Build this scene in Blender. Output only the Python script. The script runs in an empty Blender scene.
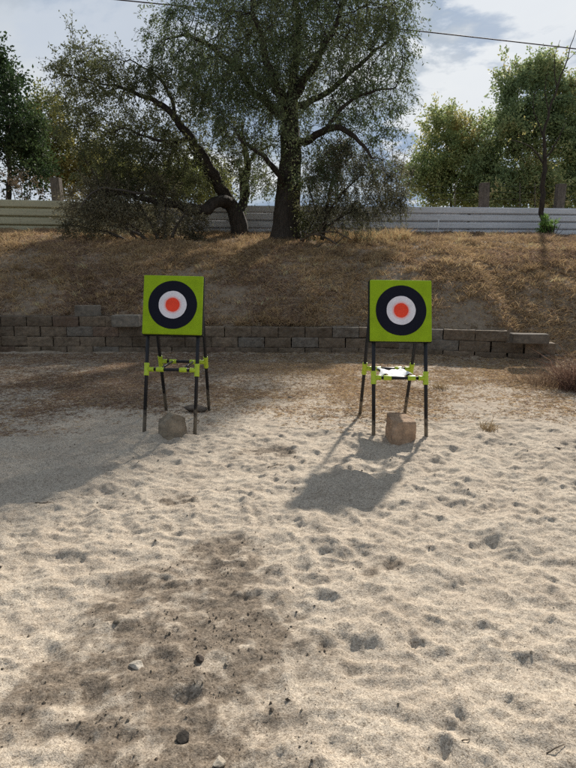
import bpy, bmesh, math, random
import numpy as np
from mathutils import Vector, Matrix
C = bpy.context.scene.collection
R = math.radians
rng = np.random.default_rng(7)
random.seed(7)

# ------------------------------------------------------------------ camera geometry
CAMZ, PITCH, F = 1.55, R(10.4), 577.0
cp, sp = math.cos(PITCH), math.sin(PITCH)
def P(px, py, D):                      # point seen at photo pixel (px,py) standing D metres ahead
    a = (px-288)/F; b = -(py-384)/F
    d = (a, cp + b*sp, -sp + b*cp)
    k = D/d[1]
    return Vector((d[0]*k, D, CAMZ + d[2]*k))
def G(px, py):                         # point of the flat ground at photo pixel
    a = (px-288)/F; b = -(py-384)/F
    d = (a, cp + b*sp, -sp + b*cp)
    k = -CAMZ/d[2]
    return (d[0]*k, d[1]*k)

# ------------------------------------------------------------------ noise
def _h(ix, iy, seed):
    n = (ix.astype(np.int64)*374761393 + iy.astype(np.int64)*668265263 + seed*1442695041) & 0xFFFFFFFF
    n = ((n ^ (n >> 13))*1274126177) & 0xFFFFFFFF
    n = ((n ^ (n >> 16))*2246822519) & 0xFFFFFFFF
    return ((n ^ (n >> 15)) & 0xFFFFFF)/float(0xFFFFFF)
def vn(x, y, seed=0):
    x = np.asarray(x, float); y = np.asarray(y, float)
    ix = np.floor(x); iy = np.floor(y); fx = x-ix; fy = y-iy
    fx = fx*fx*fx*(fx*(fx*6-15)+10); fy = fy*fy*fy*(fy*(fy*6-15)+10)
    a = _h(ix, iy, seed); b = _h(ix+1, iy, seed); c = _h(ix, iy+1, seed); d = _h(ix+1, iy+1, seed)
    return (a+(b-a)*fx)*(1-fy) + (c+(d-c)*fx)*fy
def fbm(x, y, sc, oct=4, seed=0, rough=.5):
    v = 0; a = 1; t = 0
    for o in range(oct):
        ca, sa = math.cos(o*.9), math.sin(o*.9)
        v = v + a*vn((x*ca-y*sa)*sc+o*7.3, (x*sa+y*ca)*sc+o*3.1, seed+o); t += a; a *= rough; sc *= 2.03
    return v/t
def sstep(e0, e1, x):
    t = np.clip((np.asarray(x, float)-e0)/(e1-e0), 0, 1)
    return t*t*(3-2*t)

# ------------------------------------------------------------------ object helpers
def link(o, parent=None):
    C.objects.link(o)
    if parent: o.parent = parent
    return o
def tag(o, label=None, cat=None, group=None, kind=None):
    if label: o['label'] = label
    if cat: o['category'] = cat
    if group: o['group'] = group
    if kind: o['kind'] = kind
    return o
def empty(name, loc=(0, 0, 0), rz=0):
    o = bpy.data.objects.new(name, None); o.location = loc; o.rotation_euler = (0, 0, rz); o.empty_display_size = .1
    return link(o)
def np_mesh(name, verts, faces, mat, parent=None, smooth=False, col=None):
    """faces: (n,k) int array"""
    me = bpy.data.meshes.new(name)
    V = np.ascontiguousarray(verts, dtype=np.float32); Fc = np.ascontiguousarray(faces, dtype=np.int32)
    n, k = Fc.shape
    me.vertices.add(len(V)); me.vertices.foreach_set('co', V.ravel())
    me.loops.add(n*k); me.loops.foreach_set('vertex_index', Fc.ravel())
    me.polygons.add(n); me.polygons.foreach_set('loop_start', np.arange(0, n*k, k, dtype=np.int32))
    me.polygons.foreach_set('loop_total', np.full(n, k, dtype=np.int32))
    me.polygons.foreach_set('use_smooth', np.full(n, smooth, dtype=bool))
    if col is not None:
        at = me.attributes.new('tint', 'FLOAT_COLOR', 'POINT')
        c4 = np.ones((len(V), 4), np.float32); c4[:, :3] = col
        at.data.foreach_set('color', c4.ravel())
    me.update(calc_edges=True); me.validate()
    if mat: me.materials.append(mat)
    o = bpy.data.objects.new(name, me)
    return link(o, parent)
def bm_obj(name, bm, mat, parent=None, smooth=False):
    me = bpy.data.meshes.new(name); bm.to_mesh(me); bm.free()
    for p in me.polygons: p.use_smooth = smooth
    if mat: me.materials.append(mat)
    return link(bpy.data.objects.new(name, me), parent)
def dup(root, loc, rz, label):
    r = root.copy(); C.objects.link(r); r.location = loc; r.rotation_euler = (0, 0, rz); r['label'] = label
    for ch in list(root.children):
        c = ch.copy(); C.objects.link(c); c.parent = r
        for g in ch.children:
            d = g.copy(); C.objects.link(d); d.parent = c
    return r
def tube(points, radii, sides=8, cap=True):
    """swept tube -> (verts, quads)"""
    pts = [Vector(p) for p in points]; n = len(pts)
    V = []; prev = None
    for i in range(n):
        t = (pts[min(i+1, n-1)]-pts[max(i-1, 0)]).normalized()
        if prev is None:
            u = t.orthogonal().normalized()
        else:
            u = (prev - t*prev.dot(t))
            u = u.normalized() if u.length > 1e-6 else t.orthogonal().normalized()
        prev = u; w = t.cross(u)
        for s in range(sides):
            a = 2*math.pi*s/sides
            V.append(pts[i] + (u*math.cos(a)+w*math.sin(a))*radii[i])
    Q = []
    for i in range(n-1):
        for s in range(sides):
            s2 = (s+1) % sides
            Q.append((i*sides+s, i*sides+s2, (i+1)*sides+s2, (i+1)*sides+s))
    return V, Q
def tube_bm(bm, points, r, sides=12, cap=True):
    rr = r if hasattr(r, '__len__') else [r]*len(points)
    V, Q = tube(points, rr, sides)
    vs = [bm.verts.new(v) for v in V]
    for q in Q: bm.faces.new([vs[i] for i in q])
    if cap:
        bm.faces.new(list(reversed(vs[:sides]))); bm.faces.new(vs[-sides:])
def box_bm(bm, c, d, bev=0, seg=2, rot=None):
    g = bmesh.ops.create_cube(bm, size=1)
    vs = g['verts']
    bmesh.ops.scale(bm, vec=d, verts=vs)
    if bev:
        es = list({e for v in vs for e in v.link_edges})
        rb = bmesh.ops.bevel(bm, geom=es, offset=bev, segments=seg, affect='EDGES', profile=.6)
        vs = list({v for f in rb['faces'] for v in f.verts} | {v for v in vs if v.is_valid})
    if rot is not None: bmesh.ops.rotate(bm, cent=(0, 0, 0), matrix=rot, verts=vs)
    bmesh.ops.translate(bm, vec=c, verts=vs)
    return vs

# ------------------------------------------------------------------ materials
def nt(name):
    m = bpy.data.materials.new(name); m.use_nodes = True
    t = m.node_tree; b = t.nodes['Principled BSDF']
    return m, t, b
def N(t, typ, **kw):
    n = t.nodes.new(typ)
    for k, v in kw.items():
        if k in n.inputs: n.inputs[k].default_value = v
        else: setattr(n, k, v)
    return n
def ramp(t, fac, stops):
    r = t.nodes.new('ShaderNodeValToRGB'); t.links.new(fac, r.inputs[0])
    el = r.color_ramp.elements
    while len(el) < len(stops): el.new(.5)
    for e, (p, c) in zip(el, stops):
        e.position = p; e.color = (*c, 1) if len(c) == 3 else c
    return r.outputs[0]
def mixc(t, fac, a, b, mode='MIX'):
    m = t.nodes.new('ShaderNodeMix'); m.data_type = 'RGBA'; m.blend_type = mode
    for s, v in ((m.inputs[0], fac), (m.inputs[6], a), (m.inputs[7], b)):
        if hasattr(v, 'links'): t.links.new(v, s)
        elif isinstance(v, (int, float)): s.default_value = v
        else: s.default_value = (*v, 1)
    return m.outputs[2]
def noise(t, vec, scale, detail=4, rough=.55, dist=0):
    n = N(t, 'ShaderNodeTexNoise', Scale=scale, Detail=detail, Roughness=rough, Distortion=dist)
    if vec is not None: t.links.new(vec, n.inputs['Vector'])
    return n.outputs['Fac']
def objco(t): return N(t, 'ShaderNodeTexCoord').outputs['Object']
def bump(t, b, h, strength=.5, dist=.01, prev=None):
    bn = N(t, 'ShaderNodeBump', Strength=strength, Distance=dist)
    t.links.new(h, bn.inputs['Height'])
    if prev: t.links.new(prev, bn.inputs['Normal'])
    t.links.new(bn.outputs[0], b.inputs['Normal'])
    return bn.outputs[0]
def simple(name, c1, c2, scale=20, rough=.7, bs=.3, bd=.005, spec=.3, detail=5):
    m, t, b = nt(name); co = objco(t)
    n = noise(t, co, scale, detail)
    t.links.new(ramp(t, n, [(.3, c1), (.7, c2)]), b.inputs['Base Color'])
    b.inputs['Roughness'].default_value = rough; b.inputs['Specular IOR Level'].default_value = spec
    if bs: bump(t, b, noise(t, co, scale*3, 4), bs, bd)
    return m
def attr_mat(name, transl=.0, rough=.8, spec=.1, extra=None):
    m, t, b = nt(name)
    a = N(t, 'ShaderNodeAttribute', attribute_name='tint').outputs['Color']
    col = a
    if extra: col = extra(t, a, b)
    t.links.new(col, b.inputs['Base Color'])
    b.inputs['Roughness'].default_value = rough; b.inputs['Specular IOR Level'].default_value = spec
    if transl:
        tr = N(t, 'ShaderNodeBsdfTranslucent'); t.links.new(col, tr.inputs['Color'])
        mx = N(t, 'ShaderNodeMixShader'); mx.inputs[0].default_value = transl
        t.links.new(b.outputs[0], mx.inputs[1]); t.links.new(tr.outputs[0], mx.inputs[2])
        t.links.new(mx.outputs[0], t.nodes['Material Output'].inputs['Surface'])
    return m
M_leaf = attr_mat('leaf', .42, .6, .25)
M_grass = attr_mat('dry_grass', .3, .8, .1)
def _rockx(t, a, b):
    co = objco(t); n = noise(t, co, 14, 8, .65); f = noise(t, co, 90, 4, .6)
    k = ramp(t, n, [(.3, (.62, .62, .62)), (.7, (1.25, 1.22, 1.18))])
    k2 = ramp(t, f, [(.3, (.8, .8, .8)), (.7, (1.15, 1.15, 1.15))])
    st = noise(t, co, 2.2, 6, .65); k = mixc(t, 1, k, ramp(t, st, [(.32, (.62, .58, .52)), (.52, (1, 1, 1)), (.72, (1.2, 1.16, 1.1))]), 'MULTIPLY')
    bump(t, b, f, .5, .006, bump(t, b, n, .6, .02))
    return mixc(t, 1, mixc(t, 1, a, k, 'MULTIPLY'), k2, 'MULTIPLY')
M_stone = attr_mat('stone', 0, .9, .2, _rockx)

def bark_mat(name, c1, c2):
    m, t, b = nt(name); co = objco(t)
    mp = N(t, 'ShaderNodeMapping'); mp.inputs['Scale'].default_value = (1, 1, .22); t.links.new(co, mp.inputs[0])
    n = noise(t, mp.outputs[0], 22, 8, .65, .6)
    t.links.new(ramp(t, n, [(.32, c1), (.68, c2)]), b.inputs['Base Color'])
    b.inputs['Roughness'].default_value = .9; b.inputs['Specular IOR Level'].default_value = .15
    bump(t, b, n, .9, .03)
    return m
M_bark = bark_mat('bark', (.022, .018, .015), (.075, .062, .05))
M_bark2 = bark_mat('grey_bark', (.05, .042, .036), (.15, .13, .11))
M_twig = bark_mat('dead_wood', (.07, .05, .035), (.2, .16, .12))

# ------------------------------------------------------------------ ground
def wall_y(x):
    x = np.asarray(x, float)
    return 11.45 - .045*x - .0008*x**2 - .75*sstep(1.6, 4.8, x)
def wall_top(x):
    x = np.asarray(x, float)
    return .80 - .20*sstep(-3.05, -2.85, x) - .30*sstep(4.05, 4.5, x)
# footprints and scuffs pressed into the sand
PRINTS = []
def _mkprints():
    r = np.random.default_rng(21)
    while len(PRINTS) < 1100:
        px = r.uniform(-120, 700); py = 425 + (r.uniform(0, 1)**.8)*430
        x, y = G(px, py)
        L = .03+.10*r.random()**1.5; W = L*r.uniform(.35, .75)
        PRINTS.append((x, y, L, W, r.uniform(0, math.pi), W*r.uniform(.06, .14), r.uniform(-.6, .6)))
    for px, py, L, W, a, dp in [(98, 513, .13, .10, .1, .035), (104, 536, .10, .09, .3, .03), (35, 575, .07, .06, 0, .035), (152, 512, .09, .06, .2, .025), (375, 571, .16, .09, .1, .04),
                                (465, 550, .12, .09, 0, .03), (172, 530, .08, .05, 0, .02), (505, 627, .11, .06, -.3, .03), (545, 692, .12, .07, .2, .03), (415, 755, .12, .07, .2, .035),
                                (455, 645, .12, .09, .5, .03), (300, 470, .15, .09, 0, .02), (525, 595, .10, .06, -.5, .03), (350, 676, .08, .06, 0, .03), (495, 512, .2, .07, .5, .02)]:
        x, y = G(px, py); PRINTS.append((x, y, L*.8, W*.8, a, min(dp*.6, W*.125), 0))
def _trails():
    r = np.random.default_rng(8)
    for a, b in (((430, 452), (470, 790)), ((540, 470), (360, 760)), ((330, 480), (560, 640)), ((90, 480), (190, 560)), ((180, 450), (60, 620)), ((575, 520), (420, 600)), ((250, 470), (330, 640)), ((600, 640), (470, 770)), ((20, 520), (280, 500))):
        p = np.array(G(*a)); q = np.array(G(*b)); d = q-p; n = max(2, int(np.linalg.norm(d)/.34)); th = math.atan2(d[1], d[0])
        for k in range(n+1):
            c = p+d*k/n + (.075 if k % 2 else -.075)*np.array([-math.sin(th), math.cos(th)]) + r.normal(0, .03, 2)
            t = th+r.normal(0, .22); e = np.array([math.cos(t), math.sin(t)]); f = r.uniform(.7, 1.15)
            PRINTS.append((*(c+e*.055), .085*f, .052*f, t, .0068*f, .5)); PRINTS.append((*(c-e*.07), .056*f, .042*f, t, .0066*f, -.5))
    for a, b in (((386, 592), (462, 735)), ((398, 700), (560, 612)), ((300, 560), (250, 500)), ((480, 560), (560, 585)), ((365, 590), (400, 560))):
        p = np.array(G(*a)); q = np.array(G(*b)); d = q-p; n = int(np.linalg.norm(d)/.045); th = math.atan2(d[1], d[0])
        for k in range(n+1):
            c = p+d*k/n + .02*np.array([math.sin(k*.5), math.cos(k*.37)])
            PRINTS.append((*c, .075, .026, th+r.normal(0, .12), .0035, 0))
_mkprints(); _trails()
STONES_SINK = []
def base_h(X, Y):
    """terrain without the fine sand relief"""
    X = np.asarray(X, float); Y = np.asarray(Y, float)
    yw = wall_y(X); wt = wall_top(X)
    s = Y - yw - .14
    ss = np.clip(s, 0, None)
    top = 3.0 + .018*np.clip(-X, -8, 10)
    bank = wt - .05 + (top - wt)*1.13*(1-np.exp(-ss/3.7))
    bank = bank + (.16*(fbm(X, Y, .45, 4, 5)-.5) + .10*(fbm(X, Y, 1.7, 3, 9)-.5))*sstep(.3, 1.6, s)*(1-sstep(14, 30, Y))
    flat = .03*(fbm(X, Y, .35, 3, 2)-.5) + .15*np.exp(-np.clip(yw-Y, 0, None)/.38)*sstep(-1, 0, Y-8)
    # end of the wall at the right: bank runs down to the yard without a wall
    endx = sstep(4.35, 5.2, X)
    w = sstep(-.04, .06, s)*(1-endx) + sstep(-1.6, .9, s)*endx
    return flat*(1-w) + bank*w
def height(X, Y):
    z = base_h(X, Y)
    X = np.asarray(X, float); Y = np.asarray(Y, float)
    near = (1-.85*sstep(5.0, 7.6, Y))*(1-sstep(9, 11, Y))
    yard = 1-sstep(-.5, 0, Y-wall_y(X))
    amp = 1.35*near*(.62+.38*sstep(1.8, 3.2, Y))*(1-.4*dirt_mask(X, Y))
    def ridge(x, y, f, sd): return (1-np.abs(2*fbm(x, y, f, 3, sd, .5)-1)*1.8)
    wx = X+.10*fbm(X, Y, 3, 3, 33); wy = Y*1.2+.10*fbm(X, Y, 3, 3, 36)
    z = z + amp*(.032*(fbm(X, Y, 2.3, 2, 31)-.5) + .036*(fbm(wx, wy, 5.0, 2, 41)-.5) + .015*(fbm(wx, wy*1.1, 11, 2, 46)-.5) + .003*(fbm(X, Y, 26, 2, 51)-.5))
    z = z + amp*(.012*ridge(wx*.8+wy*.45, wy*.9-wx*.5, 2.4, 77) + .008*ridge(wx*1.0+wy*.5, wy*.8-wx*.3, 4.6, 79)*sstep(.36, .58, fbm(X, Y, 1.4, 2, 84)) + .005*ridge(wx, wy, 9, 87) + .016*ridge(wx+.12*wy, wy*.30, 3.6, 93)*sstep(-.6, .4, X+.3*fbm(X, Y, 2, 2, 95)))
    def crest(x, y, f, sd): return np.clip(1-np.abs(2*vn(x*f, y*f, sd)-1)*2.3, 0, 1)**2
    cx = X+.07*fbm(X, Y, 5, 3, 133)+.02*fbm(X, Y, 22, 2, 134); cy = Y+.07*fbm(X, Y, 5, 3, 136)+.02*fbm(X, Y, 22, 2, 137)
    z = z + amp*(.011*crest(cx*.9+cy*.35, cy*.75-cx*.4, 3.3, 141) + .008*crest(cx*.7-cy*.3, cy*.9+cx*.3, 5.6, 143)*sstep(.35, .6, fbm(X, Y, 1.7, 2, 145)) + .0045*crest(cx, cy, 11, 147))
    hillm = (1-yard)*(1-sstep(19, 22, Y))
    z = z + hillm*(.07*(fbm(X, Y, 3.2, 3, 151)-.5) + .045*(fbm(X, Y, 8, 2, 153)-.5))
    z = z + yard*(.014*(fbm(X, Y, 7, 3, 61)-.5) + .008*(fbm(X, Y, 28, 2, 71)-.5))
    z = z + .006*(fbm(X, Y, 60, 2, 81)-.5)*near
    return z
def dirt_mask(X, Y):
    """1 where darker loam covers the pale sand"""
    pts = [G(225, 555), G(205, 600), G(190, 640), G(170, 690), G(150, 770)]
    d = np.full(np.shape(X), 9.)
    for (x0, y0), (x1, y1) in zip(pts[:-1], pts[1:]):
        vx, vy = x1-x0, y1-y0; L = vx*vx+vy*vy
        t = np.clip(((X-x0)*vx+(Y-y0)*vy)/L, 0, 1)
        d = np.minimum(d, np.hypot(X-x0-t*vx, Y-y0-t*vy)/(.12+.11*sstep(3.6, 2.0, Y)))
    n = fbm(X, Y, 2.6, 5, 91, .6)
    core = .95*(1-sstep(-.5, 2.6, d - (n-.5)*4.5 - 2.6*(fbm(X, Y, 1.1, 3, 96)-.5)))
    for px, py, rr in ((262, 456, .28), (175, 505, .12), (375, 572, .14), (60, 690, .25), (240, 640, .08), (205, 575, .16)):
        gx, gy = G(px, py); core = np.maximum(core, .7*(1-sstep(.2, 1.5, np.hypot(X-gx, (Y-gy)*1.2)/rr - (n-.5)*4)))
    left = sstep(2.6, 1.8, Y - X*.15)*sstep(.35, -.5, X)
    core = np.maximum(core, .38*left*sstep(.40, .62, n+.06))
    core = np.clip(core, 0, 1)*(.22+1.1*sstep(.32, .68, .6*fbm(X, Y, 6, 5, 98, .65)+.4*fbm(X, Y, 20, 3, 99, .6)))
    return core
def build_ground():
    def grow(start, step, f, end, smax=1e9):
        v = [start]
        while v[-1] < end:
            v.append(v[-1]+step); step = min(step*f, smax)
        return v
    xr = list(np.arange(0, 3.1, .0125)); xr += grow(xr[-1]+.0125, .0135, 1.045, 10, .14)[0:]; xr += grow(xr[-1]+.15, .2, 1.25, 110)
    xs = np.array([-v for v in xr[:0:-1]] + xr)
    yd = list(np.arange(1.35, 6.6, .0125)); yd += grow(yd[-1]+.0125, .013, 1.02, 10.3, .055); yd += grow(yd[-1]+.05, .05, 1.0, 12.2)
    yd += grow(yd[-1]+.05, .06, 1.02, 20, .14); yd += grow(yd[-1]+.15, .2, 1.25, 110)
    yb = grow(0, .05, 1.25, 60); ys = np.array([1.35-v for v in yb[:0:-1]] + yd)
    X, Y = np.meshgrid(xs, ys)
    Z = height(X, Y)
    # press the prints in
    for (x, y, L, W, a, dp, sk) in PRINTS:
        Rr = L*2.2
        i0, i1 = np.searchsorted(xs, [x-Rr, x+Rr]); j0, j1 = np.searchsorted(ys, [y-Rr, y+Rr])
        if i1 <= i0 or j1 <= j0: continue
        xx = X[j0:j1, i0:i1]-x; yy = Y[j0:j1, i0:i1]-y
        ca, sa = math.cos(a), math.sin(a)
        u = (xx*ca+yy*sa)/L; v = (-xx*sa+yy*ca)/W
        rr = np.sqrt(u*u+v*v) + 1.0*(fbm(xx+x, yy+y, 11, 2, 13)-.5)
        Z[j0:j1, i0:i1] += -dp*np.exp(-(rr/.72)**2) + dp*.42*np.exp(-((rr-1.2)/.26)**2)*(1+sk*u*1.3)
    dm = dirt_mask(X, Y)
    clod = dm*(.017*(fbm(X, Y, 24, 3, 103, .6)-.5) + .010*(fbm(X, Y, 70, 2, 107)-.5))*(1-sstep(4.5, 6.5, Y))
    Z = Z + clod
    yw = wall_y(X)
    hill = np.maximum(sstep(0, .2, Y-yw), 0)
    hill = np.maximum(hill, sstep(-1.8, .2, Y-yw)*sstep(4.3, 5.2, X))
    litter = sstep(5.5, 9.2, Y + 3.4*(fbm(X, Y, .8, 5, 111, .62)-.5) - .25*np.clip(-X, -2, 3)*1.0)
    ny, nx = X.shape
    idx = np.arange(nx*ny).reshape(ny, nx)
    Fq = np.stack([idx[:-1, :-1], idx[:-1, 1:], idx[1:, 1:], idx[1:, :-1]], -1).reshape(-1, 4)
    col = np.stack([dm.ravel(), hill.ravel(), litter.ravel()], -1)
    V = np.stack([X.ravel(), Y.ravel(), Z.ravel()], -1)
    m, t, b = nt('sand_ground'); co = objco(t)
    sep = N(t, 'ShaderNodeSeparateColor'); t.links.new(N(t, 'ShaderNodeAttribute', attribute_name='tint').outputs['Color'], sep.inputs[0])
    g1 = noise(t, co, 190, 3, .7); g2 = noise(t, co, 65, 4, .65); g3 = noise(t, co, 3.2, 6, .6); g4 = noise(t, co, 420, 2, .6)
    sand = ramp(t, g3, [(.3, (.42, .352, .279)), (.7, (.53, .457, .368))])
    def grain(sc, lo, hi):
        v = N(t, 'ShaderNodeTexVoronoi', Scale=sc); t.links.new(co, v.inputs['Vector'])
        sp_ = N(t, 'ShaderNodeSeparateColor'); t.links.new(v.outputs['Color'], sp_.inputs[0])
        return ramp(t, sp_.outputs[0], [(0, lo), (.14, tuple(.5*(a+b) for a, b in zip(lo, (.92, .92, .92)))), (.22, (.92, .92, .92)), (.8, (1.04, 1.04, 1.04)), (1, hi)]), v.outputs['Distance'], sp_.outputs[1]
    ga, gad, gar = grain(170, (.58, .55, .52), (1.2, 1.19, 1.16)); gb, gbd, gbr = grain(360, (.52, .50, .48), (1.3, 1.28, 1.24)); gc, gcd, gcr = grain(70, (.80, .78, .76), (1.08, 1.07, 1.06))
    sand = mixc(t, 1, mixc(t, 1, mixc(t, 1, sand, ga, 'MULTIPLY'), gb, 'MULTIPLY'), gc, 'MULTIPLY')
    sand = mixc(t, 1, sand, ramp(t, g1, [(.25, (.50, .48, .46)), (.42, (.92, .92, .92)), (.75, (1.16, 1.15, 1.13))]), 'MULTIPLY')
    sand = mixc(t, 1, sand, ramp(t, g4, [(.30, (.55, .53, .5)), (.45, (1, 1, 1)), (.8, (1.1, 1.1, 1.08))]), 'MULTIPLY')
    dirt = ramp(t, g2, [(.28, (.085, .066, .048)), (.5, (.175, .137, .102)), (.70, (.29, .235, .18))])
    dirt = mixc(t, 1, dirt, ramp(t, g1, [(.3, (.55, .55, .55)), (.7, (1.2, 1.2, 1.2))]), 'MULTIPLY')
    dirt = mixc(t, 1, mixc(t, 1, dirt, ga, 'MULTIPLY'), gc, 'MULTIPLY')
    dfac = N(t, 'ShaderNodeMath', operation='MULTIPLY_ADD'); t.links.new(g2, dfac.inputs[0]); dfac.inputs[1].default_value = 1.4
    t.links.new(sep.outputs[0], dfac.inputs[2])
    dramp = ramp(t, dfac.outputs[0], [(.70, (0, 0, 0)), (2.0, (.86, .86, .86))])
    dmul = N(t, 'ShaderNodeMath', operation='MULTIPLY'); t.links.new(dramp, dmul.inputs[0])
    dcl = N(t, 'ShaderNodeMath', operation='MULTIPLY', use_clamp=True); t.links.new(sep.outputs[0], dcl.inputs[0]); dcl.inputs[1].default_value = 1.8
    t.links.new(dcl.outputs[0], dmul.inputs[1])
    c = mixc(t, dmul.outputs[0], sand, dirt)
    g5 = noise(t, co, 9, 6, .7); g6 = noise(t, co, 30, 5, .65)
    earth = ramp(t, g6, [(.3, (.15, .115, .082)), (.55, (.29, .228, .165)), (.75, (.42, .345, .26))])
    lf = N(t, 'ShaderNodeMath', operation='MULTIPLY'); t.links.new(sep.outputs[2], lf.inputs[0])
    t.links.new(ramp(t, g5, [(.38, (.25, .25, .25)), (.62, (.9, .9, .9))]), lf.inputs[1])
    c = mixc(t, lf.outputs[0], c, earth)
    hillc = ramp(t, g5, [(.3, (.14, .102, .072)), (.55, (.25, .19, .132)), (.75, (.37, .29, .21))])
    hillc = mixc(t, .5, hillc, ramp(t, g6, [(.3, (.14, .105, .075)), (.7, (.37, .285, .2))]))
    c = mixc(t, sep.outputs[1], c, hillc)
    t.links.new(c, b.inputs['Base Color'])
    b.inputs['Roughness'].default_value = .95; b.inputs['Specular IOR Level'].default_value = .12
    p = bump(t, b, g2, .5, .008); p = bump(t, b, gar, .35, .003, p); bump(t, b, g1, .6, .004, p)
    o = np_mesh('ground', V, Fq, m, smooth=True, col=col)
    tag(o, 'pale trampled sand of the yard rising to a dry earth bank', 'ground', kind='structure')
    # smooth lookup for placing things
    def gz(x, y):
        i = min(max(np.searchsorted(xs, x)-1, 0), nx-2); j = min(max(np.searchsorted(ys, y)-1, 0), ny-2)
        fx = (x-xs[i])/(xs[i+1]-xs[i]); fy = (y-ys[j])/(ys[j+1]-ys[j])
        return float((Z[j, i]*(1-fx)+Z[j, i+1]*fx)*(1-fy)+(Z[j+1, i]*(1-fx)+Z[j+1, i+1]*fx)*fy)
    return gz
gz = build_ground()

# ------------------------------------------------------------------ target stands
M_pipe = simple('black_pipe', (.004, .0045, .007), (.009, .0095, .014), 60, .42, .1, .001, .35)
def dusty(m):
    t = m.node_tree; b = t.nodes['Principled BSDF']; src = b.inputs['Base Color'].links[0].from_socket; co = objco(t)
    sp_ = N(t, 'ShaderNodeSeparateXYZ'); t.links.new(co, sp_.inputs[0])
    ad = N(t, 'ShaderNodeMath', operation='MULTIPLY_ADD'); t.links.new(noise(t, co, 26, 5), ad.inputs[0]); ad.inputs[1].default_value = -.35; t.links.new(sp_.outputs[2], ad.inputs[2])
    t.links.new(mixc(t, ramp(t, ad.outputs[0], [(0, (.55, .55, .55)), (.10, (0, 0, 0))]), src, (.30, .26, .20)), b.inputs['Base Color'])
dusty(M_pipe)
M_tee = simple('lime_plastic', (.36, .47, .015), (.46, .60, .03), 40, .38, .05, .001, .5)
def foam(name, c, var=.12, sc=160):
    m, t, b = nt(name); co = objco(t)
    n = noise(t, co, sc, 5, .7); n2 = noise(t, co, 7, 4, .6)
    lo = tuple(v*(1-var*1.6) for v in c); hi = tuple(min(1, v*(1+var)) for v in c)
    cc = ramp(t, n, [(.3, lo), (.7, hi)])
    cc = mixc(t, 1, cc, ramp(t, n2, [(.3, (.86, .86, .86)), (.7, (1.08, 1.08, 1.08))]), 'MULTIPLY')
    t.links.new(cc, b.inputs['Base Color']); b.inputs['Roughness'].default_value = .85; b.inputs['Specular IOR Level'].default_value = .2
    bump(t, b, n, .5, .004)
    return m
M_lime = foam('lime_foam', (.29, .435, .012)); M_black = foam('black_foam', (.008, .009, .018)); M_white = foam('white_foam', (.80, .76, .80), .08)
def pink_bleed(m):
    t = m.node_tree; b = t.nodes['Principled BSDF']; src = b.inputs['Base Color'].links[0].from_socket
    co = objco(t); ln = N(t, 'ShaderNodeVectorMath', operation='LENGTH')
    mp = N(t, 'ShaderNodeMapping'); mp.inputs['Scale'].default_value = (1, 0, 1); t.links.new(co, mp.inputs[0]); t.links.new(mp.outputs[0], ln.inputs[0])
    ad = N(t, 'ShaderNodeMath', operation='MULTIPLY_ADD'); t.links.new(noise(t, co, 40, 4), ad.inputs[0]); ad.inputs[1].default_value = .02; t.links.new(ln.outputs['Value'], ad.inputs[2])
    f = ramp(t, ad.outputs[0], [(.080, (.85, .85, .85)), (.105, (0, 0, 0))])
    t.links.new(mixc(t, f, src, (.90, .30, .27)), b.inputs['Base Color'])
pink_bleed(M_white)
M_red = foam('red_foam', (.92, .075, .035)); M_edge = foam('dark_foam_edge', (.012, .014, .012))

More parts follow.
